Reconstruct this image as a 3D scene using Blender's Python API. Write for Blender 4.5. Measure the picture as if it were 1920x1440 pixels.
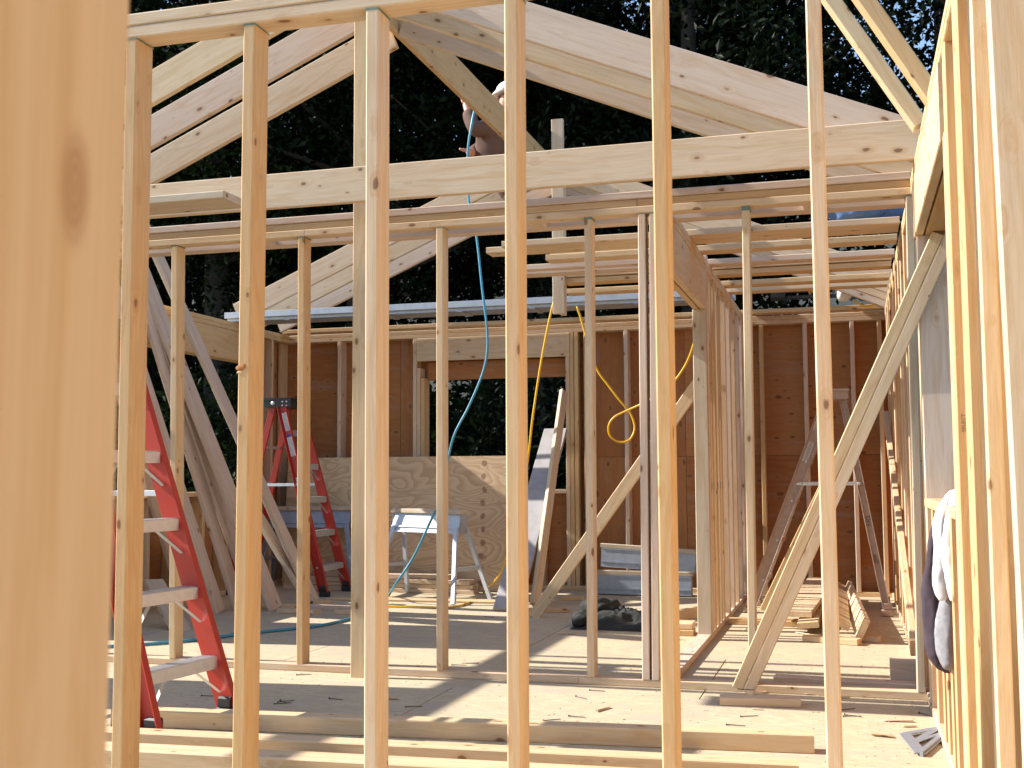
import bpy, bmesh, math, random
from mathutils import Vector, Matrix, Quaternion
random.seed(11)
R = math.radians
for o in list(bpy.data.objects): bpy.data.objects.remove(o)
S = bpy.context.scene
COL = S.collection

# ------------------------------------------------------------------ camera
YAW, PITCH, ROLL, FPX = .2840824, .0790726, -.0046963, 2169.48
CAM = Vector((0, 0, 1.052))
_cy, _sy = math.cos(YAW), math.sin(YAW)
fwd = Vector((-_sy*math.cos(PITCH), _cy*math.cos(PITCH), math.sin(PITCH)))
rgt = Vector((_cy, _sy, 0)); upv = rgt.cross(fwd)
_c, _s = math.cos(ROLL), math.sin(ROLL)
CX, CYV = _c*rgt + _s*upv, -_s*rgt + _c*upv
cam = bpy.data.cameras.new('camera')
cam.sensor_width = 36; cam.lens = FPX/1920*36; cam.clip_start = .05; cam.clip_end = 400
cam.dof.use_dof = True; cam.dof.focus_distance = 5.2; cam.dof.aperture_fstop = 13
co = bpy.data.objects.new('camera', cam); COL.objects.link(co)
co.matrix_world = Matrix.Translation(CAM) @ Matrix((CX, CYV, -fwd)).transposed().to_4x4()
S.camera = co

def on(px, py, ax, val):
    """survey helper: the real point seen at a photo pixel, on the plane axis = val"""
    d = CX*((px-960)/FPX) + CYV*((720-py)/FPX) + fwd
    return CAM + d*((val-CAM[ax])/d[ax])

# ------------------------------------------------------------------ light
SUN = Vector((-1.46, -.13, 1.0)).normalized()          # towards the sun
W = bpy.data.worlds.new('World'); S.world = W; W.use_nodes = True
nt = W.node_tree; bg = nt.nodes['Background']
sky = nt.nodes.new('ShaderNodeTexSky'); sky.sky_type = 'NISHITA'; sky.sun_disc = False
sky.sun_elevation = math.asin(SUN.z); sky.sun_rotation = math.atan2(SUN.x, SUN.y)
nt.links.new(sky.outputs[0], bg.inputs[0]); bg.inputs[1].default_value = .135
sky.dust_density = .3; sky.ozone_density = 1.6
sl = bpy.data.lights.new('sun', 'SUN'); sl.energy = 5.0; sl.angle = R(.53); sl.color = (1, .95, .87)
so = bpy.data.objects.new('sun', sl); COL.objects.link(so)
so.rotation_euler = SUN.to_track_quat('Z', 'Y').to_euler(); so.location = (-20, -2, 14)
S.view_settings.view_transform = 'Standard'; S.view_settings.look = 'None'
S.view_settings.exposure = 1.08; S.view_settings.gamma = 1; S.view_settings.use_curve_mapping = False
S.cycles.max_bounces = 8; S.cycles.diffuse_bounces = 5

# ------------------------------------------------------------------ materials
class NB:
    def __init__(s, name):
        s.m = bpy.data.materials.new(name); s.m.use_nodes = True
        s.t = s.m.node_tree; s.b = s.t.nodes['Principled BSDF']
    def n(s, kind, **kw):
        x = s.t.nodes.new('ShaderNode'+kind)
        for k, v in kw.items():
            if k.startswith('i_'):
                k = k[2:]; k = int(k) if k.isdigit() else k.replace('_', ' ')
                if hasattr(v, 'is_output') or isinstance(v, bpy.types.NodeSocket): s.t.links.new(v, x.inputs[k])
                else: x.inputs[k].default_value = v
            else: setattr(x, k, v)
        return x
    def math(s, op, a, b=0.0, c=0.0):
        x = s.n('Math', operation=op)
        for i, v in enumerate((a, b, c)):
            if isinstance(v, bpy.types.NodeSocket): s.t.links.new(v, x.inputs[i])
            else: x.inputs[i].default_value = v
        return x.outputs[0]
    def ramp(s, f, stops):
        x = s.n('ValToRGB'); s.t.links.new(f, x.inputs[0]); e = x.color_ramp.elements
        while len(e) < len(stops): e.new(.5)
        for el, (p, c) in zip(e, stops): el.position = p; el.color = (*c, 1)
        return x.outputs[0]
    def mix(s, f, a, b, mode='MIX'):
        x = s.n('Mix', data_type='RGBA', blend_type=mode)
        for i, v in ((0, f), (6, a), (7, b)):
            if isinstance(v, bpy.types.NodeSocket): s.t.links.new(v, x.inputs[i])
            else: x.inputs[i].default_value = (*v, 1) if isinstance(v, tuple) and len(v) == 3 else v
        return x.outputs[2]
    def set(s, **kw):
        for k, v in kw.items():
            k = k.replace('_', ' ')
            if isinstance(v, bpy.types.NodeSocket): s.t.links.new(v, s.b.inputs[k])
            else: s.b.inputs[k].default_value = (*v, 1) if isinstance(v, tuple) and len(v) == 3 else v
    def bump(s, h, strength=.2, dist=.01):
        x = s.n('Bump', i_Strength=strength, i_Distance=dist, i_Height=h); s.t.links.new(x.outputs[0], s.b.inputs['Normal'])

def wood(name, tones, knot=1.0, rough=.62, grain=.16, dirt=.25, spot=None):
    N = NB(name)
    oi = N.n('ObjectInfo'); tc = N.n('TexCoord')
    off = N.n('CombineXYZ', i_X=N.math('MULTIPLY', oi.outputs['Random'], 91.7), i_Y=N.math('MULTIPLY', oi.outputs['Random'], 37.3), i_Z=N.math('MULTIPLY', oi.outputs['Random'], 53.9))
    p = N.n('VectorMath', operation='ADD', i_0=tc.outputs['Object'], i_1=off.outputs[0]).outputs[0]
    # knots: sparse points in the solid
    kp = N.n('VectorMath', operation='MULTIPLY', i_0=p, i_1=(6.5, 12.5, 12.5)).outputs[0]
    wob = N.n('TexNoise', i_Vector=kp, i_Scale=5.0, i_Detail=2.0)
    kq = N.n('VectorMath', operation='MULTIPLY_ADD', i_0=wob.outputs['Color'], i_1=(.09, .09, .09), i_2=kp).outputs[0]
    vo = N.n('TexVoronoi', i_Vector=kq, i_Scale=1.0)
    sel = N.n('SeparateColor', i_Color=vo.outputs['Color']).outputs[0]
    size = N.math('MULTIPLY', N.math('ADD', N.math('MULTIPLY', sel, .13), .035), knot)
    kd = N.math('DIVIDE', vo.outputs['Distance'], size)
    kmask = N.n('MapRange', interpolation_type='SMOOTHSTEP', i_Value=kd, i_1=.65, i_2=1.1, i_3=1.0, i_4=0.0).outputs[0]
    khalo = N.n('MapRange', interpolation_type='SMOOTHSTEP', i_Value=kd, i_1=.8, i_2=2.6, i_3=1.0, i_4=0.0).outputs[0]
    # grain
    warp = N.n('TexNoise', i_Vector=N.n('VectorMath', operation='MULTIPLY', i_0=p, i_1=(1.1, 7, 7)).outputs[0], i_Scale=1.0, i_Detail=2.0)
    gv = N.n('VectorMath', operation='MULTIPLY', i_0=p, i_1=(.9, 34, 34)).outputs[0]
    gv = N.n('VectorMath', operation='MULTIPLY_ADD', i_0=warp.outputs['Color'], i_1=(0, 9, 9), i_2=gv).outputs[0]
    gv = N.n('VectorMath', operation='ADD', i_0=gv, i_1=N.n('CombineXYZ', i_Y=N.math('MULTIPLY', khalo, 1.6), i_Z=N.math('MULTIPLY', khalo, 1.6)).outputs[0]).outputs[0]
    g1 = N.n('TexNoise', i_Vector=gv, i_Scale=1.0, i_Detail=3.0, i_Roughness=.6).outputs[0]
    fib = N.n('TexNoise', i_Vector=N.n('VectorMath', operation='MULTIPLY', i_0=p, i_1=(6, 420, 420)).outputs[0], i_Scale=1.0, i_Detail=1.0).outputs[0]
    big = N.n('TexNoise', i_Vector=N.n('VectorMath', operation='MULTIPLY', i_0=p, i_1=(1.3, 9, 9)).outputs[0], i_Scale=1.0, i_Detail=3.0).outputs[0]
    base = N.ramp(oi.outputs['Random'], [(i/(len(tones)-1), t) for i, t in enumerate(tones)])
    late = N.mix(1.0, base, (.90, .82, .72), 'MULTIPLY')
    c = N.mix(N.n('MapRange', i_Value=g1, i_1=.42, i_2=.68, i_3=0.0, i_4=1.0).outputs[0], base, late)
    c = N.mix(grain*2, c, N.mix(N.n('MapRange', i_Value=fib, i_1=.3, i_2=.7).outputs[0], (.6, .6, .6), (1, 1, 1)), 'MULTIPLY')
    c = N.mix(N.math('MULTIPLY', N.n('MapRange', i_Value=big, i_1=.56, i_2=.78).outputs[0], dirt), c, (.34, .29, .24))
    c = N.mix(N.math('MULTIPLY', khalo, .3), c, (.42, .23, .10))
    c = N.mix(N.math('MULTIPLY', kmask, .82), c, (.15, .065, .028))
    if spot:                                   # one large soft knot, as on the near timber
        q = N.n('VectorMath', operation='SUBTRACT', i_0=tc.outputs['Object'], i_1=(spot[0], spot[1], 0)).outputs[0]
        q = N.n('VectorMath', operation='MULTIPLY_ADD', i_0=warp.outputs['Color'], i_1=(.01, .006, 0), i_2=q).outputs[0]
        q = N.n('VectorMath', operation='MULTIPLY', i_0=q, i_1=(1.0, 2.6, 0)).outputs[0]
        l_ = N.n('VectorMath', operation='LENGTH', i_0=q).outputs[1]
        rings = N.math('MULTIPLY', N.math('SINE', N.math('MULTIPLY', l_, 900.0)), .12)
        sm = N.n('MapRange', interpolation_type='SMOOTHSTEP', i_Value=l_, i_1=.012, i_2=.034, i_3=.8, i_4=0.0).outputs[0]
        c = N.mix(N.math('MULTIPLY', sm, N.math('ADD', rings, .85)), c, (.24, .145, .085))
    N.set(Base_Color=c, Roughness=rough); N.b.inputs['Specular IOR Level'].default_value = .25
    N.bump(N.math('ADD', g1, N.math('MULTIPLY', fib, .5)), .12, .004)
    return N.m

PALE, PINK, ORNG, YELL = (.66, .515, .345), (.63, .475, .335), (.58, .375, .185), (.64, .465, .26)
M = {}
M['pine'] = wood('pine_lumber', [PALE, PINK, YELL, PALE, PINK])
M['pine2'] = wood('spruce_lumber', [YELL, ORNG, PALE, ORNG, YELL], dirt=.2)
M['pink'] = wood('hem_fir_lumber', [(.63, .50, .40), (.66, .52, .41), (.61, .48, .38)], dirt=.25)
M['grey'] = wood('weathered_lumber', [(.50, .43, .33), (.56, .47, .36), (.52, .42, .31)], dirt=.6)
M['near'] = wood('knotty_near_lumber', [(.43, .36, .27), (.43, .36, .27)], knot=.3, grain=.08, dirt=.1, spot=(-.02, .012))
M['ply'] = wood('plywood_sheathing', [(.42, .185, .068), (.48, .23, .09), (.38, .16, .058)], knot=1.5, grain=.2, dirt=.5)

def plyface():
    N = NB('leaning_plywood'); tc = N.n('TexCoord')
    p = N.n('VectorMath', operation='MULTIPLY', i_0=tc.outputs['Object'], i_1=(1.0, 2.6, 4)).outputs[0]
    w = N.n('TexNoise', i_Vector=p, i_Scale=1.3, i_Detail=2.0, i_Distortion=.5)
    ring = N.math('FRACT', N.math('MULTIPLY', w.outputs[0], 17.0))
    r2 = N.n('MapRange', interpolation_type='SMOOTHSTEP', i_Value=ring, i_1=.15, i_2=1.0).outputs[0]
    c = N.mix(N.math('MULTIPLY', r2, .65), (.64, .45, .27), (.43, .26, .13))
    fn = N.n('TexNoise', i_Vector=N.n('VectorMath', operation='MULTIPLY', i_0=tc.outputs['Object'], i_1=(6, 60, 60)).outputs[0], i_Scale=1.0, i_Detail=2.0).outputs[0]
    c = N.mix(.3, c, N.mix(fn, (.5, .5, .5), (1, 1, 1)), 'MULTIPLY')
    # football patches near the right edge, as in the sheet
    sx = N.n('SeparateXYZ', i_0=tc.outputs['Object'])
    fy = N.math('MULTIPLY', N.math('SUBTRACT', N.math('FRACT', N.math('MULTIPLY', sx.outputs[1], 8.2)), .5), .122)
    wv = N.n('TexNoise', i_Vector=tc.outputs['Object'], i_Scale=9.0, i_Detail=1.0)
    dx = N.math('ADD', N.math('SUBTRACT', sx.outputs[0], .885), N.math('MULTIPLY', N.math('SUBTRACT', wv.outputs[0], .5), .09))
    dd = N.math('SQRT', N.math('ADD', N.math('MULTIPLY', dx, dx), N.math('MULTIPLY', fy, fy)))
    k = N.n('MapRange', interpolation_type='SMOOTHSTEP', i_Value=dd, i_1=.022, i_2=.036, i_3=1.0, i_4=0.0).outputs[0]
    c = N.mix(N.math('MULTIPLY', k, .75), c, (.20, .085, .045))
    N.set(Base_Color=c, Roughness=.6); N.bump(ring, .1, .003); return N.m
M['plyface'] = plyface()

def osb():
    N = NB('subfloor_panel'); tc = N.n('TexCoord'); oi = N.n('ObjectInfo')
    p = N.n('VectorMath', operation='ADD', i_0=tc.outputs['Object'], i_1=N.n('CombineXYZ', i_X=N.math('MULTIPLY', oi.outputs['Random'], 40.0)).outputs[0]).outputs[0]
    v = N.n('TexVoronoi', i_Vector=N.n('VectorMath', operation='MULTIPLY', i_0=p, i_1=(22, 70, 20)).outputs[0], i_Scale=1.0)
    a = N.n('SeparateColor', i_Color=v.outputs['Color']).outputs[0]
    b = N.n('TexNoise', i_Vector=p, i_Scale=2.2, i_Detail=5.0, i_Roughness=.65).outputs[0]
    f = N.n('TexNoise', i_Vector=p, i_Scale=90.0, i_Detail=3.0).outputs[0]
    c = N.mix(a, (.44, .365, .24), (.54, .455, .31))
    c = N.mix(N.n('MapRange', i_Value=b, i_1=.48, i_2=.72).outputs[0], c, (.42, .35, .275))
    c = N.mix(N.n('MapRange', i_Value=f, i_1=.55, i_2=.75, i_4=.45).outputs[0], c, (.36, .27, .18))
    st = N.n('TexNoise', i_Vector=N.n('VectorMath', operation='MULTIPLY', i_0=p, i_1=(1.6, 3, 1)).outputs[0], i_Scale=1.0, i_Detail=6.0, i_Roughness=.7).outputs[0]
    c = N.mix(N.n('MapRange', i_Value=st, i_1=.60, i_2=.74, i_4=.55).outputs[0], c, (.27, .235, .20))
    N.set(Base_Color=c, Roughness=.75); N.b.inputs['Specular IOR Level'].default_value = .2
    N.bump(N.math('ADD', N.math('MULTIPLY', a, .4), f), .25, .004); return N.m
M['osb'] = osb()

def plain(name, col, rough=.5, metal=0.0, noise=.2, scale=25.0, col2=None, bump=.05):
    N = NB(name); tc = N.n('TexCoord')
    f = N.n('TexNoise', i_Vector=tc.outputs['Object'], i_Scale=scale, i_Detail=5.0, i_Roughness=.65).outputs[0]
    c2 = col2 or tuple(x*.55 for x in col)
    c = N.mix(N.n('MapRange', i_Value=f, i_1=.45, i_2=.75, i_4=noise*2).outputs[0], col, c2)
    N.set(Base_Color=c, Metallic=metal, Roughness=N.n('MapRange', i_Value=f, i_3=max(.05, rough-.12), i_4=min(1, rough+.15)).outputs[0])
    if bump: N.bump(f, bump, .005)
    return N.m
M['red'] = plain('red_fibreglass', (.40, .024, .009), .4, 0, .25, 14, (.28, .035, .03))
M['alu'] = plain('aluminium', (.66, .67, .68), .38, .8, .25, 30, (.5, .49, .48))
M['alu_d'] = plain('scuffed_aluminium_wood_reflection', (.46, .34, .27), .42, .35, .3, 22, (.34, .22, .16))  # brown in the base colour stands in for wood reflected by worn metal
M['steel'] = plain('galvanised_steel', (.33, .36, .41), .45, .5, .25, 12, (.22, .24, .28))
M['plank_alu'] = plain('dull_aluminium', (.45, .47, .50), .5, .6, .3, 14, (.30, .33, .38))
M['steel_l'] = plain('light_galvanised_steel', (.44, .48, .54), .45, .3, .25, 12, (.36, .40, .46))
M['white_steel'] = plain('white_painted_steel', (.72, .76, .80), .4, .0, .25, 20, (.4, .42, .45))
M['black'] = plain('black_plastic', (.018, .018, .02), .4, 0, .2, 40)
M['label'] = plain('white_sticker', (.72, .72, .72), .5, 0, .15, 60, (.5, .5, .52), 0)
M['blue_ink'] = plain('blue_sticker', (.03, .06, .35), .5, 0, .1, 60, None, 0)
M['ink'] = plain('grey_ink', (.16, .15, .15), .8, 0, .2, 60, None, 0)
M['stamp'] = plain('brown_ink', (.20, .13, .085), .8, 0, .3, 60, None, 0)
M['blue_hose'] = plain('blue_rubber', (.05, .26, .38), .4, 0, .1, 60, None, 0)
M['yellow_cord'] = plain('yellow_rubber', (.70, .40, .01), .45, 0, .1, 60, None, 0)
M['cloth_dark'] = plain('dark_canvas', (.020, .021, .019), .9, 0, .4, 9, (.045, .042, .036), .3)
M['cloth_white'] = plain('white_lining', (.66, .66, .68), .9, 0, .2, 18, (.5, .5, .53), .2)
M['cloth_grey'] = plain('grey_fleece', (.25, .25, .27), .95, 0, .3, 60, (.15, .15, .17), .4)
M['cloth_plum'] = plain('dark_plum_cloth', (.045, .03, .042), .9, 0, .3, 30, None, .3)
M['denim'] = plain('blue_denim', (.06, .12, .26), .9, 0, .3, 30, None, .3)
M['work_trousers'] = plain('dark_work_trousers', (.035, .034, .032), .9, 0, .3, 20, None, .2)
M['brown_shirt'] = plain('brown_shirt', (.105, .052, .036), .85, 0, .3, 7, (.07, .034, .024), .4)
M['skin'] = plain('skin', (.55, .26, .17), .5, 0, .15, 30, (.45, .19, .13), .05)
M['cap'] = plain('white_cap', (.75, .75, .74), .8, 0, .1, 30, None, .1)
M['hair'] = plain('dark_hair', (.03, .02, .015), .7, 0, .2, 60)
M['yellow_pl'] = plain('yellow_plastic', (.75, .36, .01), .4, 0, .1, 30)
M['nail'] = plain('rusty_steel', (.10, .08, .07), .5, .7, .3, 60)
M['ground'] = plain('forest_soil', (.022, .024, .012), .95, 0, .4, 3, (.012, .016, .007), .5)
M['bark'] = plain('bark', (.055, .045, .036), .95, 0, .45, 9, (.025, .02, .016), .8)
def leafmat(name, c1, c2):
    N = NB(name); g = N.n('NewGeometry')
    c = N.ramp(g.outputs['Random Per Island'], [(0, c1), (.7, c2), (1, tuple(x*1.5 for x in c2))])
    N.set(Base_Color=c, Roughness=.5); N.b.inputs['Specular IOR Level'].default_value = .08
    tr = N.n('BsdfTranslucent'); N.t.links.new(c, tr.inputs[0])
    mx = N.n('MixShader', i_0=.25); N.t.links.new(N.b.outputs[0], mx.inputs[1]); N.t.links.new(tr.outputs[0], mx.inputs[2])
    N.t.links.new(mx.outputs[0], N.t.nodes['Material Output'].inputs[0]); return N.m
M['leaf'] = leafmat('broad_leaves', (.005, .010, .003), (.016, .028, .007))
M['leaf2'] = leafmat('dark_leaves', (.0035, .007, .003), (.008, .014, .005))

# ------------------------------------------------------------------ object helpers
WM = {}
def place(o, mw, parent=None):
    WM[o.name] = mw
    if parent is not None:
        o.parent = parent; o.matrix_basis = WM[parent.name].inverted() @ mw
    else: o.matrix_basis = mw
def tag(o, label=None, cat=None, group=None, kind=None):
    for k, v in (('label', label), ('category', cat), ('group', group), ('kind', kind)):
        if v: o[k] = v
    return o
def mesh_obj(name, me, mw=None, parent=None, mat=None):
    o = bpy.data.objects.new(name, me); COL.objects.link(o)
    if mat is not None and not me.materials: me.materials.append(mat)
    place(o, mw or Matrix(), parent); return o
def empty(name, loc, label, cat, group=None, rot=None):
    o = bpy.data.objects.new(name, None); COL.objects.link(o); o.empty_display_size = .1
    place(o, Matrix.Translation(loc) @ (rot or Matrix())); return tag(o, label, cat, group)
def struct(name, loc=(0, 0, 0)):
    o = bpy.data.objects.new(name, None); COL.objects.link(o); o.empty_display_size = .1
    place(o, Matrix.Translation(loc)); o['kind'] = 'structure'; return o
def bm_mesh(name, bm, mats=(), smooth=False):
    me = bpy.data.meshes.new(name); bm.to_mesh(me); bm.free()
    for m in (mats if isinstance(mats, (list, tuple)) else [mats]): me.materials.append(m)
    if smooth:
        for p in me.polygons: p.use_smooth = True
    return me
def add_box(bm, sx, sy, sz, mw=Matrix(), ch=0.0, mi=0):
    """box with optionally eased edges"""
    hx, hy, hz = sx/2, sy/2, sz/2
    c = min(ch, hx*.45, hy*.45, hz*.45)
    if c <= 0:
        v = [bm.verts.new(mw @ Vector((x, y, z))) for x in (-hx, hx) for y in (-hy, hy) for z in (-hz, hz)]
        fs = [(0, 1, 3, 2), (4, 6, 7, 5), (0, 4, 5, 1), (2, 3, 7, 6), (0, 2, 6, 4), (1, 5, 7, 3)]
        for f in fs: bm.faces.new([v[i] for i in f]).material_index = mi
        return
    # eased along the length (local x): 8-sided section
    sec = [(-hy+c, -hz), (hy-c, -hz), (hy, -hz+c), (hy, hz-c), (hy-c, hz), (-hy+c, hz), (-hy, hz-c), (-hy, -hz+c)]
    a = [bm.verts.new(mw @ Vector((-hx, y, z))) for y, z in sec]; b = [bm.verts.new(mw @ Vector((hx, y, z))) for y, z in sec]
    for i in range(8):
        j = (i+1) % 8; bm.faces.new((a[i], b[i], b[j], a[j])).material_index = mi
    bm.faces.new(a).material_index = mi; bm.faces.new(b[::-1]).material_index = mi
_cache = {}
def lumber_mesh(L, w, t, mat, ch=.004):
    k = (round(L, 3), round(w, 3), round(t, 3), mat.name)
    if k not in _cache:
        bm = bmesh.new(); add_box(bm, L, w, t, ch=ch)
        bmesh.ops.recalc_face_normals(bm, faces=bm.faces)
        _cache[k] = bm_mesh('lumber', bm, mat)
    return _cache[k]
def beam(name, p0, p1, w, t, wdir, mat, parent=None, ch=.004):
    """timber from p0 to p1 (axis), w measured along wdir, t along the third axis"""
    p0, p1 = Vector(p0), Vector(p1); ax = (p1-p0); L = ax.length; ax.normalize()
    y = Vector(wdir); y = (y - ax*y.dot(ax)).normalized(); z = ax.cross(y)
    mw = Matrix.Translation((p0+p1)/2) @ Matrix((ax, y, z)).transposed().to_4x4()
    return mesh_obj(name, lumber_mesh(L, w, t, mat, ch), mw, parent)
J = lambda a=.0015: random.uniform(-a, a)
def bx(name, x0, x1, y0, y1, z0, z1, mat, parent=None, jit=.001, ch=.004):
    """axis-parallel timber given by its extents; grain runs along the longest side"""
    c = Vector(((x0+x1)/2+J(jit), (y0+y1)/2+J(jit), (z0+z1)/2)); d = [x1-x0, y1-y0, z1-z0]
    order = sorted(range(3), key=lambda i: -d[i]); E3 = [Vector((1, 0, 0)), Vector((0, 1, 0)), Vector((0, 0, 1))]
    a, b = E3[order[0]], E3[order[1]]; cc = a.cross(b)
    mw = Matrix.Translation(c) @ Matrix((a, b, cc)).transposed().to_4x4()
    return mesh_obj(name, lumber_mesh(d[order[0]], d[order[1]], d[order[2]], mat, ch), mw, parent)
def tube_mesh(name, pts, rad, mat, seg=8, sub=6, closed_caps=True):
    P = [Vector(p) for p in pts]; Q = []
    for i in range(len(P)-1):
        a, b, c, d = P[max(i-1, 0)], P[i], P[i+1], P[min(i+2, len(P)-1)]
        for k in range(sub):
            t = k/sub
            Q.append(.5*((2*b)+(c-a)*t+(2*a-5*b+4*c-d)*t*t+(3*b-a-3*c+d)*t**3))
    Q.append(P[-1]); bm = bmesh.new(); rings = []; n = None
    for i, q in enumerate(Q):
        tan = (Q[min(i+1, len(Q)-1)]-Q[max(i-1, 0)]).normalized()
        if n is None: n = tan.orthogonal().normalized()
        n = (n - tan*n.dot(tan)).normalized(); bn = tan.cross(n)
        r = rad(i/(len(Q)-1)) if callable(rad) else rad
        rings.append([bm.verts.new(q + r*(math.cos(2*math.pi*k/seg)*n + math.sin(2*math.pi*k/seg)*bn)) for k in range(seg)])
    for a, b in zip(rings, rings[1:]):
        for k in range(seg): bm.faces.new((a[k], a[(k+1) % seg], b[(k+1) % seg], b[k]))
    bm.faces.new(rings[0][::-1]); bm.faces.new(rings[-1])
    return bm_mesh(name, bm, mat, True)
def text_mesh(body, size, mat, extrude=.0002):
    cu = bpy.data.curves.new('lettering', 'FONT'); cu.body = body; cu.size = size; cu.extrude = extrude
    cu.align_x = 'CENTER'; cu.align_y = 'CENTER'
    to = bpy.data.objects.new('lettering', cu); COL.objects.link(to)
    me = bpy.data.meshes.new_from_object(to.evaluated_get(bpy.context.evaluated_depsgraph_get()))
    bpy.data.objects.remove(to); bpy.data.curves.remove(cu); me.materials.clear(); me.materials.append(mat); return me

# ------------------------------------------------------------------ setting: ground and floor
XL, XR, YB = -5.40, .31, 10.50           # inner faces of left, right and back walls
gm = bmesh.new(); n = 40
for i in range(n+1):
    for j in range(n+1):
        x, y = -110+220*i/n, -60+220*j/n
        gm.verts.new((x, y, -.75 + .12*math.sin(x*.4)*math.cos(y*.33) + max(0, (y-23))*.27))
gm.verts.ensure_lookup_table()
for i in range(n):
    for j in range(n):
        k = i*(n+1)+j; gm.faces.new((gm.verts[k], gm.verts[k+n+1], gm.verts[k+n+2], gm.verts[k+1]))
g = mesh_obj('ground', bm_mesh('ground', gm, M['ground'], True)); g['kind'] = 'structure'

floor = struct('floor', (-2.5, 6, 0))
ys = [1.90+1.2217*i for i in range(-1, 9)]
for r, y0 in enumerate(ys):
    xs = -5.6 - (1.22 if r % 2 else 0)
    while xs < .46:
        a, b = max(xs, -5.56), min(xs+2.44, .46)
        y1 = min(y0+1.2185, 10.66)
        if b-a > .1: bx('floor_panel', a+.0015, b-.0015, y0, y1, -.019, 0, M['osb'], floor, 0, .0015)
        xs += 2.443
for k in range(13): bx('floor_joist', -5.56, .46, .75+.78*k, .788+.78*k, -.30, -.0195, M['pine'], floor)

T, P4 = .038, .089
def plates(w, x0, x1, y0, y1, z, n, mat='pine', name='top_plate', gap=.0005):
    for i in range(n): bx(name, x0, x1, y0, y1, z+i*(T+gap), z+i*(T+gap)+T, M[mat], w)

# ------------------------------------------------------------------ near stud wall (first row of studs)
DN = 2.978
nw = empty('stud_wall', (-1.2, DN, 0), 'nearest open stud wall of pale vertical two by fours crossing the whole view', 'stud wall')
for i, (xt, xb) in enumerate(((236, 208), (455, 435.5), (686, 682.5), (945, 950), (1220, 1241), (1511, 1549))):
    a = on(xt, 60, 1, DN).x; b = on(xb, 1380, 1, DN).x
    p0 = Vector((b+.019, DN+P4/2+J(.003), .038)); p1 = Vector((a+.019, DN+P4/2+J(.003), 2.39))
    st = beam('stud', p0, p1, P4, T, (0, 1, .0), M['pine2' if i in (0, 1, 3, 4) else 'pine'], nw)
for x in (-2.47, -2.88): bx('stud', x, x+T, DN, DN+P4, .038, 2.391, M['pine'], nw)
bx('stud', .312, .350, DN, DN+P4, .038, 2.391, M['pine'], nw)
plates(nw, -3.4, .45, DN, DN+P4, 2.3915, 2)
bx('bottom_plate', -3.4, .45, DN, DN+P4, 0, T, M['pine'], nw)
M['end_paint'] = plain('green_end_seal', (.13, .21, .17), .8, 0, .3, 60)
def end_paint(st, h):
    L_, w, t = st.dimensions if False else (None, P4, T)
    bm = bmesh.new(); add_box(bm, h, w+.0012, t+.0012)
    top = max(v.co.x for v in st.data.vertices)
    mesh_obj('end_paint', bm_mesh('end_paint', bm, M['end_paint']), WM[st.name] @ Matrix.Translation((top-h/2-.0005, 0, 0)), st)
for o in [c for c in nw.children if c.name.startswith('stud')][:4]: end_paint(o, random.uniform(.003, .008))
# blurred stud close to the camera
fs = empty('stud', (-.33, .40, 0), 'large out of focus timber face filling the left edge of the view', 'wall stud')
beam('lumber', (-.3450, .405, 0), (-.3215, .405, 2.4), .093, T, (0, 1, 0), M['near'], fs)
kb = bmesh.new()

# ------------------------------------------------------------------ middle stud wall
DM = 5.80
mw_ = empty('stud_wall', (-2.5, DM, 0), 'middle stud wall of widely spaced studs under a triple top plate', 'stud wall')
for i, px in enumerate(((320, 317), (558, 555.5), (818, 818), (1096, 1100), (1197, 1203), (1218, 1221), (1393, 1402), (1702, 1717))):
    a = on(px[0], 500, 1, DM).x; b = on(px[1], 1200, 1, DM).x
    beam('stud', (b+.019, DM+P4/2+J(.002), .038), (a+.019, DM+P4/2+J(.002), 2.391), P4, T, (0, 1, 0), M[('pine', 'pine2', 'pine2', 'pine', 'pink', 'pink', 'pine', 'grey')[i]], mw_)
for i, o in enumerate([c for c in mw_.children if c.name.startswith('stud')]): end_paint(o, (.006, .008, .004, .012, .003, .003, .022, .006)[i])
for x in (-4.52, -5.3): bx('stud', x, x+T, DM, DM+P4, .038, 2.391, M['pine'], mw_)
for i in range(3):
    xs = [XL, -2.9+i*.6, XR] if i != 1 else [XL, -1.02, XR]
    for a, b in zip(xs, xs[1:]): bx('top_plate', a+.001, b-.001, DM+(0, .004, -.002)[i], DM+P4+(0, .004, -.002)[i], 2.3915+i*.0387, 2.3915+i*.0387+T, M[('pine', 'pine2', 'pink')[i]], mw_)
bx('ledger', XL, XR-.002, 6.06, 6.149, 2.405, 2.443, M['pink'], mw_)
for x in (-4.9, -3.3, -1.65, -.2): bx('block', x, x+.09, DM+P4+.001, 6.059, 2.405, 2.443, M['pink'], mw_)
bx('bottom_plate', XL, -1.35, DM, DM+P4, 0, T, M['pine'], mw_); bx('bottom_plate', -1.347, XR, DM, DM+P4, 0, T, M['pine'], mw_)

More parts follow.
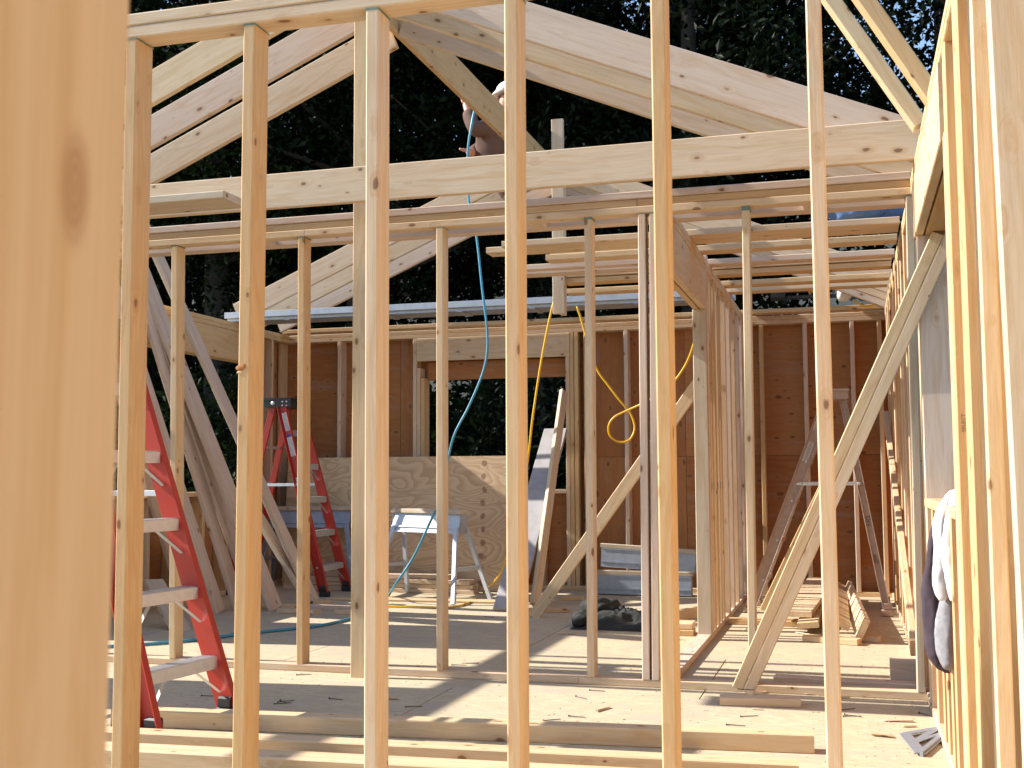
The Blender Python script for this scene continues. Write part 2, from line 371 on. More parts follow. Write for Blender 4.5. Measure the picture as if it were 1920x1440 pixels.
# ------------------------------------------------------------------ right wall (2x6), runs away from the camera
D6 = .140
rw = empty('exterior_wall', (.38, 5.5, 0), 'long right hand wall of bright studs with a framed window opening', 'wall')
plates(rw, XR, XR+D6, -1.7, 10.6, 2.3915, 2, 'pine2')
bx('header', XR-.004, XR+.034, 3.92, 5.60, 2.131, 2.390, M['pine2'], rw)
bx('header', XR+.040, XR+D6, 3.92, 5.60, 2.131, 2.390, M['pine2'], rw)
for y in (3.74, 3.782, 3.824, 3.866): bx('jack_stud', XR, XR+D6, y, y+T, .038, 2.13 if y > 3.8 else 2.391, M['pine2'], rw)
bx('jack_stud', XR+.005, XR+D6, 5.50, 5.538, .038, 2.13, M['pink'], rw)
bx('king_stud', XR+.003, XR+D6, 5.602, 5.64, .038, 2.391, M['pine'], rw)
for y in (3.31, 3.352, 3.394): bx('stud', XR, XR+D6, y, y+T, .038, 2.391, M['pine2'], rw)
for y in (2.42, 2.462, 2.504): bx('stud', XR, XR+D6, y, y+T, .038, 2.391, M['pine'], rw)
beam('stud', (.345, 2.15, .04), (.323, 2.20, 2.37), .14, T, (1, 0, 0), M['grey'], rw)
bx('window_sill', XR, XR+D6, 3.906, 5.498, .905, .943, M['pine2'], rw)
for y in (4.15, 4.32, 4.55, 4.75, 5.10, 5.44): bx('cripple_stud', XR+.004, XR+D6, y, y+T, .038, .904, M['pine2'], rw)
y = 5.95
while y < 10.4:
    bx('stud', XR, XR+D6, y, y+T, .038, 2.391, M['pine2' if random.random() < .6 else 'pine'], rw); y += .4064
bx('bottom_plate', XR, XR+D6, -1.7, 10.6, 0, T, M['pine'], rw)
y = 5.9
while y < 10.6:
    bx('sheathing_panel', XR+D6+.002, XR+D6+.014, y, min(y+2.437, 10.62), .0, 2.43, M['ply'], rw, 0, .001); y += 2.44
bx('sheathing_panel', XR+D6+.002, XR+D6+.014, 1.46, 3.9, .0, 2.43, M['pine'], rw, 0, .001)
bx('sheathing_panel', XR+D6+.002, XR+D6+.014, -.98, 1.458, .0, 2.43, M['pine'], rw, 0, .001)  # pale panel out of view, added to bounce warm light on the near stud
for y in (-1.6, -1.2, -.8, -.4, 0, .4, .8, 1.2, 1.6): bx('stud', XR, XR+D6, y, y+T, .038, 2.391, M['pine2'], rw)  # unseen studs, added along with the panel for their bounced light
bx('sheathing_panel', XR+D6+.002, XR+D6+.014, 3.902, 5.898, .0, .90, M['ply'], rw, 0, .001)
# grade stamp on the jack stud
mesh_obj('stamp', text_mesh('SELECT', .017, M['stamp']), Matrix.Translation((.3305, 3.7388, 1.205)) @ Matrix.Rotation(R(90), 4, 'X') @ Matrix.Rotation(R(90), 4, 'Z'), rw)

# ------------------------------------------------------------------ hall partition (runs away from the camera)
hw = empty('stud_wall', (-.925, 8.2, 0), 'hallway partition of closely set studs with a header over its doorway', 'stud wall')
HX0, HX1 = -.969, -.880
bx('top_plate', HX0, HX1, 5.892, YB-.002, 2.3915, 2.4295, M['pine2'], hw)
bx('top_plate', HX0, HX1, 6.155, YB-.002, 2.430, 2.4675, M['pine'], hw)
bx('bottom_plate', HX0, HX1, 5.892, YB-.002, 0, T, M['pink'], hw)
bx('header', HX1-.040, HX1-.002, 5.9, 7.56, 2.13, 2.390, M['pine2'], hw); bx('header', HX0+.002, HX0+.040, 5.9, 7.56, 2.13, 2.390, M['pine2'], hw)
bx('jack_stud', HX0, HX1, 7.52, 7.558, .038, 2.129, M['grey'], hw)
for y in (7.562, 7.66, 7.78, 7.98, 8.02, 8.18, 8.34, 8.72, 9.06, 9.10, 9.45, 9.80, 10.12, 10.44): bx('stud', HX0, HX1, y, y+T, .038, 2.391, M[random.choice(('pine', 'pink', 'pine2'))], hw)

for o in [c for c in hw.children if c.name.startswith('stud')][1:8]:
    p = WM[o.name].translation; bm = bmesh.new(); h = random.uniform(.045, .06)
    for k in range(3): add_box(bm, .0006, .026, .006, Matrix.Translation((HX1+.0016, p.y, .93+.03*p.y/8+k*.018)))
    for k in (-1, 1): add_box(bm, .0006, .003, .046, Matrix.Translation((HX1+.0016, p.y+k*.0135, .948+.03*p.y/8)))
    mesh_obj('stamp', bm_mesh('stamp', bm, M['ink']), None, o)
# ------------------------------------------------------------------ back wall
bw = empty('exterior_wall', (-2.5, YB, 0), 'back wall with reddish plywood sheathing behind studs and a dark window opening', 'wall')
plates(bw, XL-.14, XR+.14, YB, YB+D6, 2.3915, 2, 'pine')
bx('bottom_plate', XL, XR, YB, YB+D6, 0, T, M['pine'], bw)
WX0, WX1 = -3.955, -2.545
for px in (520, 632, 1171, 1426, 1509, 1598, 1650):
    x = on(px, 800, 1, YB).x; bx('stud', x, x+T, YB, YB+D6, .038, 2.391, M[random.choice(('pine', 'pine2', 'pink'))], bw)
bx('king_stud', WX0-.115, WX0-.077, YB, YB+D6, .038, 2.391, M['pine'], bw)
bx('jack_stud', WX0-.076, WX0-.038, YB, YB+D6, .038, 2.10, M['pine'], bw); bx('jack_stud', WX0-.037, WX0+.001, YB+.002, YB+D6, .038, 2.0, M['pine2'], bw)
bx('jack_stud', WX1, WX1+T, YB, YB+D6, .038, 2.165, M['pine'], bw)
for a in (.042, .083, .175): bx('king_stud', WX1+a, WX1+a+T, YB, YB+D6, .038, 2.391, M['pine2'], bw)
bx('header', WX0-.076, WX1+.040, YB-.002, YB+.036, 2.166, 2.390, M['pine'], bw)
bx('header', WX0+.002, WX1-.002, YB+.10, YB+D6, 1.985, 2.165, M['ply'], bw)
bx('window_sill', WX0+.002, WX1-.001, YB, YB+D6, .885, .923, M['pine'], bw)
for x in (-3.6, -3.2, -2.8): bx('cripple_stud', x, x+T, YB+.002, YB+D6, .038, .884, M['pine'], bw)
ysh = YB+D6+.002
for a, b, z0, z1 in ((XL-.14, WX0-.3, 0, 1.22), (XL-.14, WX0-.3, 1.223, 2.44), (WX0-.297, WX0, 0, 2.44), (WX0+.002, WX1-.002, 0, .92), (WX0+.002, WX1-.002, 1.99, 2.44), (WX1, -1.45, 0, 1.22), (WX1, -1.45, 1.223, 2.44), (-1.447, .45, 0, 1.22), (-1.447, .45, 1.223, 2.44)):
    bx('sheathing_panel', a, b, ysh, ysh+.012, z0, z1, M['ply'], bw, 0, .001)
bx('ledger', XL, XR-.002, YB-.16, YB-.02, 2.4695, 2.5075, M['pine2'], bw)

# ------------------------------------------------------------------ left wall
lw = empty('exterior_wall', (XL-.07, 7, 0), 'left wall with header and sheathing behind the leaning boards', 'wall')
plates(lw, XL-D6, XL, 1.6, YB-.002, 2.3915, 2, 'pine2')
bx('bottom_plate', XL-D6, XL, 1.6, YB-.002, 0, T, M['pine'], lw)
bx('header', XL-.04, XL-.002, 7.5, 9.95, 2.12, 2.390, M['pine2'], lw); bx('header', XL-D6, XL-.045, 7.5, 9.95, 2.12, 2.390, M['pine2'], lw)
bx('window_sill', XL-D6, XL, 7.54, 9.91, .885, .923, M['pine2'], lw)
for y in (7.50, 9.912): bx('jack_stud', XL-D6, XL, y, y+T, .038, 2.119, M['pine'], lw)
y = 4.45
while y < YB-.05:
    win, door = 7.5 < y < 9.95, 5.2 < y < 6.5
    if not door: bx('cripple_stud' if win else 'stud', XL-D6, XL, y, y+T, .038, .884 if win else 2.391, M[random.choice(('pine', 'pine2'))], lw)
    y += .4064
for a, b, z0, z1 in ((4.45, 5.19, 0, 2.44), (6.5, 7.498, 0, 2.44), (7.5, 9.94, 0, .91), (9.942, 10.62, 0, 2.44)):
    bx('sheathing_panel', XL-D6-.014, XL-D6-.002, a, b, z0, z1, M['ply'], lw, 0, .001)
for y in (5.155, 6.502): bx('jack_stud', XL-D6, XL, y, y+T, .038, 2.391, M['pine'], lw)

# ------------------------------------------------------------------ roof framing
XRG, SL = -2.53, .425
rf = empty('roof_frame', (XRG, 7.5, 2.467), 'partly framed gable roof with a long ridge board and pairs of pale rafters', 'roof frame')
cs = 1/math.sqrt(1+SL*SL); H8 = .184
ZR = 2.463 + SL*(.3-XRG)                      # underside height at the ridge
beam('ridge_board', (XRG, 5.35, ZR+.125), (XRG, 10.55, ZR+.125), .235, T, (0, 0, 1), M['pine2'], rf)
def rafter(side, y, mat, z0=2.463, tail=.0):
    if side > 0: a, b = Vector((XRG+.02, y, z0+SL*(.3-XRG-.02))), Vector((.3+tail, y, z0-SL*tail))
    else: a, b = Vector((XRG-.02, y, z0-.0+SL*(XRG-.02+5.36))), Vector((XL-tail+.04, y, z0-SL*(tail)+.0))
    d = (b-a).normalized(); nrm = Vector((0, 1, 0)).cross(d); nrm = nrm if nrm.z > 0 else -nrm
    return beam('rafter', a+nrm*H8/2, b+nrm*H8/2, H8, T, nrm, M[mat], rf)
for y, m in ((5.46, 'pink'), (5.835, 'pine'), (6.24, 'pine')): rafter(1, y, m, tail=.05)
for y, m in ((5.53, 'pine'), (5.93, 'pink'), (6.32, 'pine')): rafter(-1, y, m, z0=2.43, tail=.02)
for y, m in ((9.45, 'pine'), (9.85, 'pine'), (10.25, 'pink')): rafter(-1, y, m, z0=2.47); rafter(1, y-.02, m)
bx('ceiling_joist', -5.42, .352, 5.40, 5.438, 2.461, 2.645, M['pine'], rf, 0)
bx('ridge_post', -2.552, -2.463, 5.685, 5.723, .0, ZR-.005, M['pine'], rf)
bx('ridge_post', -2.075, -1.986, 8.18, 8.218, 2.236, 3.695, M['grey'], rf); bx('ridge_post', -2.035, -1.997, 8.22, 8.31, 2.236, 3.3, M['grey'], rf)
# steep members over the near right corner
for (f, t_) , m in ((((1705, 222), (1548, 0)), 'pine'), (((1736, 180), (1610, 0)), 'pine2')):
    Y0 = 4.92 if f[0] < 1720 else 4.48
    a = on(f[0], f[1], 1, Y0); b = on(t_[0], t_[1], 1, Y0); b = a+(b-a)*2.0
    br = beam('hip_rafter', a-(b-a)*.02+Vector((.03, .0445, 0)), b+Vector((.03, .0445, 0)), .06, P4, (1, 0, .7), M[m], rf)

# ------------------------------------------------------------------ boards laid across the hall on the wall tops
def board(name, p0, p1, w, t, wdir, mat, label, group=None, cat='board', ch=.004):
    o = beam(name, p0, p1, w, t, wdir, M[mat], None, ch); return tag(o, label, cat, group)
ZT = 2.4685
GB = 'boards laid across the hallway wall tops'
for y0, x0, x1, w, m, z, lab in (
    (6.80, -2.05, .300, .140, 'pine', ZT, 'nearest flat board laid across the hallway tops, its left end reaching behind the fourth stud'),
    (6.96, -2.2, .300, .140, 'pine2', ZT, 'flat orange board butted behind the nearest board across the hallway tops'),
    (7.31, -1.90, .305, .140, 'pine', ZT, 'flat board across the hallway tops whose cut end shows bright above the hall'),
    (7.62, -2.25, -.885, .089, 'pink', ZT, 'greyish two by four laid across the hallway tops, overhanging far left'),
    (7.80, -2.25, .306, .140, 'pink', ZT, 'greyish flat board with long left overhang, beside the two by four'),
    (8.24, -2.00, .300, .140, 'pine2', ZT, 'flat board across the hallway tops lying under a second board'),
    (8.22, -1.98, .305, .120, 'pine', ZT+.0425, 'upper board of the doubled pair across the hallway tops'),
    (8.72, -2.10, .300, .140, 'pine2', ZT, 'farthest flat board across the hallway tops with torn left end'),
    (9.05, -.95, .300, .140, 'pine2', ZT, 'short flat board spanning only the hallway near the back wall')):
    board('board', (x0, y0+w/2, z+T/2), (x1, y0+w/2+J(.02), z+T/2), w, T, (0, 1, 0), m, lab, GB)
board('board', (-1.88, 7.40, ZT+.058), (-1.2, 7.42, ZT+.058), .11, T, (0, 1, 0), 'pine', 'short offcut with rounded bright end lying on the hallway boards', GB)
board('plank', on(225, 389, 1, 5.2)+Vector((-.6, .02, 0)), on(437, 372, 1, 5.2)+Vector((0, .02, 0)), .24, T, (0, 1, .0), 'grey', 'short wide plank with bark edge under the ceiling joist at upper left', None, 'plank')

# aluminium walk plank over the back of the room
wp = empty('walk_plank', (-2.9, 9.55, 2.51), 'long aluminium scaffold plank resting on the wall tops near the back', 'scaffold plank')
bx('side_rail', -5.50, -.89, 9.40, 9.42, 2.505, 2.560, M['plank_alu'], wp, 0, .002); bx('side_rail', -5.50, -.89, 9.73, 9.75, 2.505, 2.560, M['plank_alu'], wp, 0, .002)
bm = bmesh.new()
for i in range(7): add_box(bm, 4.58, .030, .028, Matrix.Translation((-3.195, 9.445+i*.044, 2.4925)))
mesh_obj('ribbed_deck', bm_mesh('deck', bm, M['plank_alu']), None, wp)
bx('deck_plate', -5.49, -.90, 9.421, 9.729, 2.507, 2.512, M['plank_alu'], wp, 0, .001)
for x in (-4.9, -3.95, -3.25, -2.6, -1.7): bx('rung', x, x+.05, 9.421, 9.729, 2.470, 2.4783, M['plank_alu'], wp, 0, .002)

# ------------------------------------------------------------------ lumber leaning against the left wall
GL = 'boards leaning on the left wall'
def lean(xb, yb, slope, Y, w, zt, m, lab, t=T):
    a = on(xb, yb, 1, Y); b = on(xb-slope*(yb-525), 525, 0, XL+.035)
    if zt < 1.5: b = on(xb-slope*500, yb-500, 1, Y)
    d = (b-a)/(b.z-a.z); a0 = a - d*a.z; b0 = a0 + d*zt
    up = (b0-a0).normalized(); nr = Vector((0, 1, 0)).cross(up).normalized()
    dz = .022*abs(up.x)+.0005
    return board('leaning_board', a0+Vector((0, w/2, dz)), b0+Vector((0, w/2, dz)), w, t, (0, 1, 0), m, lab, GL)
lean(403, 1155, .325, 8.05, .140, 3.0, 'pink', 'leaning board nearest the red ladder, with an angled cut foot')
lean(442, 1150, .310, 8.25, .140, 3.0, 'pink', 'second leaning board, its foot hidden behind the second near stud')
lean(474, 1150, .345, 8.45, .140, 3.0, 'pink', 'narrow leaning board in the middle of the leaning lumber')
lean(508, 1150, .395, 8.30, .184, 3.05, 'pink', 'leaning board whose square foot stands right of the second near stud')
lean(537, 1072, .60, 8.75, .140, .95, 'grey', 'short dark brown leaning board crossing under the taller ones')
lean(581, 1130, .452, 8.85, .140, 3.15, 'pink', 'rightmost tall leaning board, reaching above the wall top')
lean(375, 1150, .30, 8.30, .184, 2.9, 'pink', 'leaning board at the back left of the leaning lumber')
lean(345, 1150, .30, 8.55, .184, 2.9, 'pink', 'leftmost leaning board, hidden low down by the red ladder')
lean(330, 1190, -.02, 7.0, .089, .02+1.2, 'pine2', 'short two by four propped steeply behind the near red ladder') if False else None
board('leaning_board', on(288, 1090, 1, 7.4), on(345, 1197, 1, 7.1)+Vector((0, 0, .02)), .140, T, (0, 1, .3), 'grey', 'short weathered board tilted down to the right behind the near red ladder', GL)

# ------------------------------------------------------------------ step ladders
def channel(name, p0, p1, w, d, wdir, mat, parent):
    """C channel rail: web faces wdir x axis; flanges d deep"""
    p0, p1 = Vector(p0), Vector(p1); ax = p1-p0; L = ax.length; ax.normalize()
    y = Vector(wdir); y = (y-ax*y.dot(ax)).normalized(); z = ax.cross(y)
    bm = bmesh.new()
    add_box(bm, L, w, .005, Matrix.Translation((0, 0, 0)), .001)
    add_box(bm, L, .006, d, Matrix.Translation((0, w/2-.003, d/2+.0026)), .001); add_box(bm, L, .006, d, Matrix.Translation((0, -w/2+.003, d/2+.0026)), .001)
    mw = Matrix.Translation((p0+p1)/2) @ Matrix((ax, y, z)).transposed().to_4x4()
    return mesh_obj(name, bm_mesh(name, bm, mat), mw, parent)
def stepladder(loc, rotz, label, red=True, H=1.72, sb=.36, st=.16, nst=5, fl=.46, bl=.40, group=None, web=.085):
    """local frame: steps face +x, ladder width along y; near side is -y"""
    t = empty('stepladder', loc, label, 'stepladder', group, Matrix.Rotation(rotz, 4, 'Z'))
    B = WM[t.name]; rail = M['red'] if red else M['alu_d']; V = lambda x, y, z: B @ Vector((x, y, z))
    D = lambda x, y, z: B.to_3x3() @ Vector((x, y, z))
    half = lambda z: sb/2*1.0 + (1-z/H)*.07
    fx = lambda z: fl*(1-z/H)+.05; rx = lambda z: -bl*(1-z/H)-.05
    for s in (-1, 1):
        r = channel('front_rail', V(fx(0), s*half(0), .03), V(fx(H), s*half(H), H-.02), web, .03, D(1, 0, .25), rail, t) if s > 0 else channel('front_rail', V(fx(H), s*half(H), H-.02), V(fx(0), s*half(0), .03), web, .03, D(1, 0, .25), rail, t)
        channel('rear_rail', V(rx(0), s*(half(0)-.02), .03), V(rx(H), s*(half(H)-.02), H-.02), .055, .025, D(1, 0, -.25), rail, t)
        for x_, nm in ((fx(0), 'front'), (rx(0), 'rear')):
            bm = bmesh.new(); add_box(bm, .085, .05, .05, Matrix.Translation((0, 0, .025)), .008); add_box(bm, .06, .044, .05, Matrix.Translation((-.005, 0, .072)), .008)
            mesh_obj('foot', bm_mesh('foot', bm, M['black'] if red else M['alu_d']), B @ Matrix.Translation((x_, s*half(0), 0)), t)
        # spreader
        z = .98; a, b = V(fx(z)-.01, s*(half(z)+.012), z), V(rx(z)+.01, s*(half(z)+.004), z)
        sp = beam('spreader', a, b, .026, .006, (0, 0, 1), M['alu'], t, .001)
        for q in (a, b):
            bm = bmesh.new(); bmesh.ops.create_cone(bm, cap_ends=True, segments=10, radius1=.014, radius2=.010, depth=.012)
            mesh_obj('rivet', bm_mesh('rivet', bm, M['alu']), Matrix.Translation(q+D(0, s*.006, 0)) @ B.to_3x3().to_4x4() @ Matrix.Rotation(R(-90*s), 4, 'X'), sp)
    for i in range(nst):
        z = .300*(i+1)-.035; w = 2*half(z)-.012
        bm = bmesh.new()
        add_box(bm, w, .085, .006, Matrix.Translation((0, 0, 0)), .002); add_box(bm, w, .004, .05, Matrix.Translation((0, -.0425, -.024))); add_box(bm, w, .004, .03, Matrix.Translation((0, .0425, -.014)))
        for k in range(5): add_box(bm, w, .006, .003, Matrix.Translation((0, -.03+k*.015, .0042)))
        sp = mesh_obj('step', bm_mesh('step', bm, M['alu'] if red else M['alu_d']), B @ Matrix.Translation((fx(z), 0, z)) @ Matrix.Rotation(R(90), 4, 'Z'), t)
        for s in (-1, 1):
            if i < 4: beam('brace', V(fx(z)+.012, s*(w/2-.16), z-.02), V(fx(z-.15)+.01, s*(half(z-.15)-.01), z-.15), .016, .003, (1, 0, 0), M['alu'], sp, 0)
        if not red or i < 3:
            for s in (-1,) if red else (-1, 1):
                bm = bmesh.new(); bmesh.ops.create_cone(bm, cap_ends=True, segments=10, radius1=.011, radius2=.008, depth=.008)
                mesh_obj('rivet', bm_mesh('rivet', bm, M['alu']), B @ Matrix.Translation((fx(z)-.005, s*(half(z)+.007), z-.015)) @ Matrix.Rotation(R(90*-s), 4, 'X'), sp)
    for i in (0, 2, 3):
        z = .33+.33*i
        bm = bmesh.new(); add_box(bm, 2*half(z)-.05, .028, .028, ch=.006)
        mesh_obj('rear_bar', bm_mesh('rear_bar', bm, M['alu'] if red else M['alu_d']), B @ Matrix.Translation((rx(z), 0, z)) @ Matrix.Rotation(R(90), 4, 'Z'), t)
    bm = bmesh.new(); add_box(bm, 2*half(H)+.06, .30 if red else .2, .02, Matrix.Translation((0, 0, .028)), .006); add_box(bm, 2*half(H)+.045, .29 if red else .19, .06, Matrix.Translation((0, 0, -.013)), .004)
    cap = mesh_obj('top_cap', bm_mesh('top_cap', bm, M['black'] if red else M['alu_d']), B @ Matrix.Translation((0.0, 0, H+.005)) @ Matrix.Rotation(R(90), 4, 'Z'), t)
    if red:
        for dx, dz in ((.075, .012), (.115, .012), (.075, -.022), (.115, -.022), (-.02, .0)):
            bm = bmesh.new(); bmesh.ops.create_uvsphere(bm, u_segments=8, v_segments=5, radius=.009 if dx > 0 else .02); 
            mesh_obj('rivet', bm_mesh('rivet', bm, M['alu'], True), B @ Matrix.Translation((dx-.01, -half(H)-.026, H-.005+dz)) @ Matrix.Diagonal((1, .4, 1, 1)), cap)
    ang = math.atan2(fl, H)
    for z, hh, w, m in (((1.545, .17, .048, 'label'), (1.31, .20, .048, 'label'), (1.425, .022, .048, 'blue_ink'), (.99, .12, .05, 'label')) if red else ((1.45, .13, .05, 'label'), (1.22, .17, .04, 'label'))):
        bm = bmesh.new(); add_box(bm, w, .0015, hh)
        L_ = mesh_obj('sticker', bm_mesh('sticker', bm, M[m]), B @ Matrix.Translation((fx(z), -half(z)-.0045, z)) @ Matrix.Rotation(-ang, 4, 'Y') if red else B @ Matrix.Translation((fx(z), half(z)+.0045, z)) @ Matrix.Rotation(-ang, 4, 'Y') @ Matrix.Rotation(R(180), 4, 'Z'), t)
        if m == 'label':
            bm = bmesh.new()
            for k in range(int(hh/.011)): add_box(bm, w*random.uniform(.5, .8), .0008, .0035, Matrix.Translation((0, -.0012, -hh/2+.008+k*.011)))
            mesh_obj('print', bm_mesh('print', bm, M['ink']), WM[L_.name], L_)
    return t, B
# far ladder: near rail foot at px(590,1118), far rail foot px(640,1108)
stepladder((-4.98, 9.62, 0), R(2), 'red fibreglass stepladder with black top standing in the far left corner')
stepladder((-3.29, 4.42, 0), R(-6), 'red fibreglass stepladder with metal treads just behind the first near stud', sb=.34, fl=.575, web=.095)
la, LB = stepladder((-.10, 9.35, 0), R(180), 'scuffed bare aluminium stepladder standing open in the hallway', False, 1.66, .36, .16, 4, .62, .28)
LH = 1.66
# handwriting on its rear rail
for q, s_ in (('D r y', .05), ('w a l l', .045)):
    z = .70 if 'D' in q else .42
    mesh_obj('handwriting', text_mesh(q.replace(' ', ''), s_, M['stamp']), LB @ Matrix.Translation((-.28*(1-z/LH)-.05, .36/2+(1-z/LH)*.07-.012+.006, z)) @ Matrix.Rotation(R(180), 4, 'Z') @ Matrix.Rotation(R(90), 4, 'X') @ Matrix.Rotation(R(-80), 4, 'Z'), la)

# ------------------------------------------------------------------ sawhorses
def sawhorse(loc, rot, label, H=.77, L=.80, folded=False, m='white_steel'):
    t = empty('sawhorse', loc, label, 'sawhorse', None, rot); B = WM[t.name]
    if not folded: mesh_obj('wood_top', lumber_mesh(L+.03, .10, T, M['grey']), B @ Matrix.Translation((0, 0, H-T/2)), t)
    else: mesh_obj('wood_top', lumber_mesh(L+.03, .07, T, M['grey']), B @ Matrix.Translation((0, 0, H-T/2)), t)
    sp = .0 if folded else .16
    for s in (-1, 1):
        bm = bmesh.new(); hh = .165
        tilt = Matrix.Rotation(R(2 if folded else 14)*s, 4, 'X')
        add_box(bm, L, .004, hh, ch=.0); add_box(bm, L, .014, .012, Matrix.Translation((0, s*.006, -.035))); add_box(bm, L, .012, .01, Matrix.Translation((0, s*.005, -hh/2+.004)))
        add_box(bm, L, .010, .01, Matrix.Translation((0, s*.004, hh/2-.005)))
        pn = mesh_obj('side_panel', bm_mesh('side_panel', bm, M[m]), B @ Matrix.Translation((0, s*(.045 if not folded else .028), H-T-hh/2)) @ tilt, t)
        for e in (-1, 1):
            a = B @ Vector((e*(L/2-.03), s*(.06 if not folded else .03), H-T-.12)); b = B @ Vector((e*(L/2+.10), s*(.07+sp), .012)) if not folded else B @ Vector((-e*.02, s*.012, H-T-.13))
            if folded: a = B @ Vector((e*(L/2-.04), s*.012, H-T-.13+.02*e))
            lg = beam('leg', a, b, .045, .022, B.to_3x3() @ Vector((1, 0, 0)), M[m], t, .003)
    for e in (-1, 1):
        z = .28; k = (H-T-.12-z)/(H-T-.12)
        if not folded: beam('crossbar', B @ Vector((e*(L/2-.03+.13*k), -(.06+.17*k), z)), B @ Vector((e*(L/2-.03+.13*k), .06+.17*k, z)), .03, .015, (0, 0, 1), M[m], t, .002)
        bm = bmesh.new(); add_box(bm, .004, .085 if not folded else .05, .16); mesh_obj('end_plate', bm_mesh('end_plate', bm, M['steel']), B @ Matrix.Translation((e*(L/2+.003), 0, H-T-.082)), t)
sawhorse((-3.50, 9.42, 0), Matrix.Rotation(R(-24), 4, 'Z'), 'pale steel sawhorse with wooden top in front of the plywood sheet', m='steel_l')
sawhorse((-4.95, 10.12, 0), Matrix.Rotation(R(4), 4, 'Z'), 'steel sawhorse half hidden behind the leaning boards at far left', m='steel')
sawhorse((-1.77, 10.15, -.555), Matrix.Rotation(R(-1), 4, 'Z'), 'folded blue grey sawhorse lying low against the back wall', folded=True, m='steel', L=.84)
sawhorse((-1.77, 10.22, -.345), Matrix.Rotation(R(3), 4, 'Y') @ Matrix.Rotation(R(-2), 4, 'Z'), 'folded blue grey sawhorse stacked tilted above another by the back wall', folded=True, m='steel', L=.84)

# plywood sheet leaning on the back wall, stack of boards below
ps = beam('plywood_sheet', (-5.32, 10.30, .62), (-2.995, 10.22, .62), 1.235, .014, (0, .085, 1), M['plyface'], None, .001)
tag(ps, 'plywood sheet with swirling grain leaning below the window of the back wall', 'plywood sheet')
GS = 'boards stacked behind the steel sawhorse'
for i, (x1, dy, lab) in enumerate(((-3.245, 0, 'lowest'), (-3.26, .015, 'second from the floor'), (-3.29, .005, 'third from the floor'), (-3.50, .05, 'topmost'))):
    board('board', (-5.15+.1*i, 10.02+dy, .0195+i*.0405), (x1, 9.95+dy, .0195+i*.0405), .140, T, (0, 1, 0), ('pine', 'pine2', 'pine', 'pine')[i], lab+' board in the flat stack behind the steel sawhorse', GS)
# flat boards on the floor in front of the sawhorse
board('board', (-4.3, 9.22, .0095), (-2.62, 9.30, .0095), .14, .018, (0, 1, 0), 'pine', 'thin sunlit strip of board lying on the floor before the steel sawhorse', None)

# leaning plank and two by four in front of the window
a = on(945, 1147, 2, 0)
board('plank', a+Vector((.02, 0, .012)), on(1042, 806, 1, 10.36)+Vector((0, 0, 0)), .215, .035, (1, 0, 0), 'grey', 'grey painted wide plank leaning on the back window, striped by shadow', None, 'plank')
S.view_layers[0].update()
bpy.data.objects['plank.001'].data = bpy.data.objects['plank.001'].data.copy()
bpy.data.objects['plank.001'].data.materials[0] = plain('grey_painted_plank', (.36, .34, .335), .55, 0, .35, 10, (.26, .24, .23))
board('leaning_board', (-2.42, 8.9, .03), on(1057, 735, 1, 10.40)+Vector((.0, 0, 0)), P4, T, (.3, 1, 0), 'pine', 'two by four leaning on the window jamb, barred with sun and shade')
# braces
def brace(name, p, q, w, t, lab, m='pine', wd=(1, 0, -.6)):
    return board(name, p, q, w, t, wd, m, lab, None, 'brace')
brace('diagonal_brace', on(995, 1165, 1, 8.40)+Vector((.02, 0, .03)), on(1312, 715, 1, 8.40), P4, T, 'knotty two by four brace rising right from the floor to the hallway partition', 'pine')
fa, fb = on(1393, 1302, 1, 5.70)+Vector((0, 0, .02)), on(1757, 470, 1, 5.44)
db = empty('diagonal_brace', fa, 'long pale doubled brace leaning up right from the middle wall foot to the window jamb', 'brace')
dd = (fb-fa).normalized(); dn = Vector((0, 1, 0)).cross(dd).normalized()
for k in (-1, 1): beam('board', fa+dn*.0265*k, fb+dn*.0265*k+dd*(.10 if k > 0 else .07), .052, T, dn, M['pine'], db)
fa, fb = on(1436, 1152, 2, .0), on(1695, 610, 1, 8.0)
brace('diagonal_brace', fa+Vector((0, 0, .03)), fb, P4, T, 'thinner orange brace behind the long pale brace on the right', 'pine2')
brace('diagonal_brace', (.285, 6.35, .16), (.285, 9.9, 1.52), P4, T, 'sunlit diagonal brace nailed along the right hand studs', 'pine2', (0, -.4, 1))

# ------------------------------------------------------------------ timbers lying in the foreground
GF = 'long timbers lying across the foreground floor'
board('timber', (-3.05, 4.372, .035), (-.165, 4.642, .035), P4, .07, (0, 1, 0), 'pine', 'farthest long timber on the foreground floor, with splintered front edge', GF, 'timber')
board('timber', (-3.2, 3.975, .035), (-.20, 4.165, .035), P4, .07, (0, 1, 0), 'pine2', 'middle long timber on the foreground floor', GF, 'timber')
board('timber', (-3.2, 3.72, .035), (.0, 3.93, .035), .12, .07, (0, 1, 0), 'pine', 'nearest long timber, cut by the bottom edge of the view', GF, 'timber')
board('wood_block', (-.609, 5.475, .019), (-.25, 5.515, .019), P4, T, (0, 1, 0), 'pine', 'short two by four block on the floor at the foot of the pale brace', None, 'block')
board('wood_block', (.16, 6.20, .065), (.30, 6.20, .065), .13, .09, (0, 0, 1), 'pink', 'chunky dark block against the right wall just beyond the middle wall', None, 'block')
board('board', (-.40, 6.10, .0195), (.30, 6.04, .0195), P4, T, (0, 1, 0), 'pink', 'loose two by four on the floor behind the middle wall plate', None)
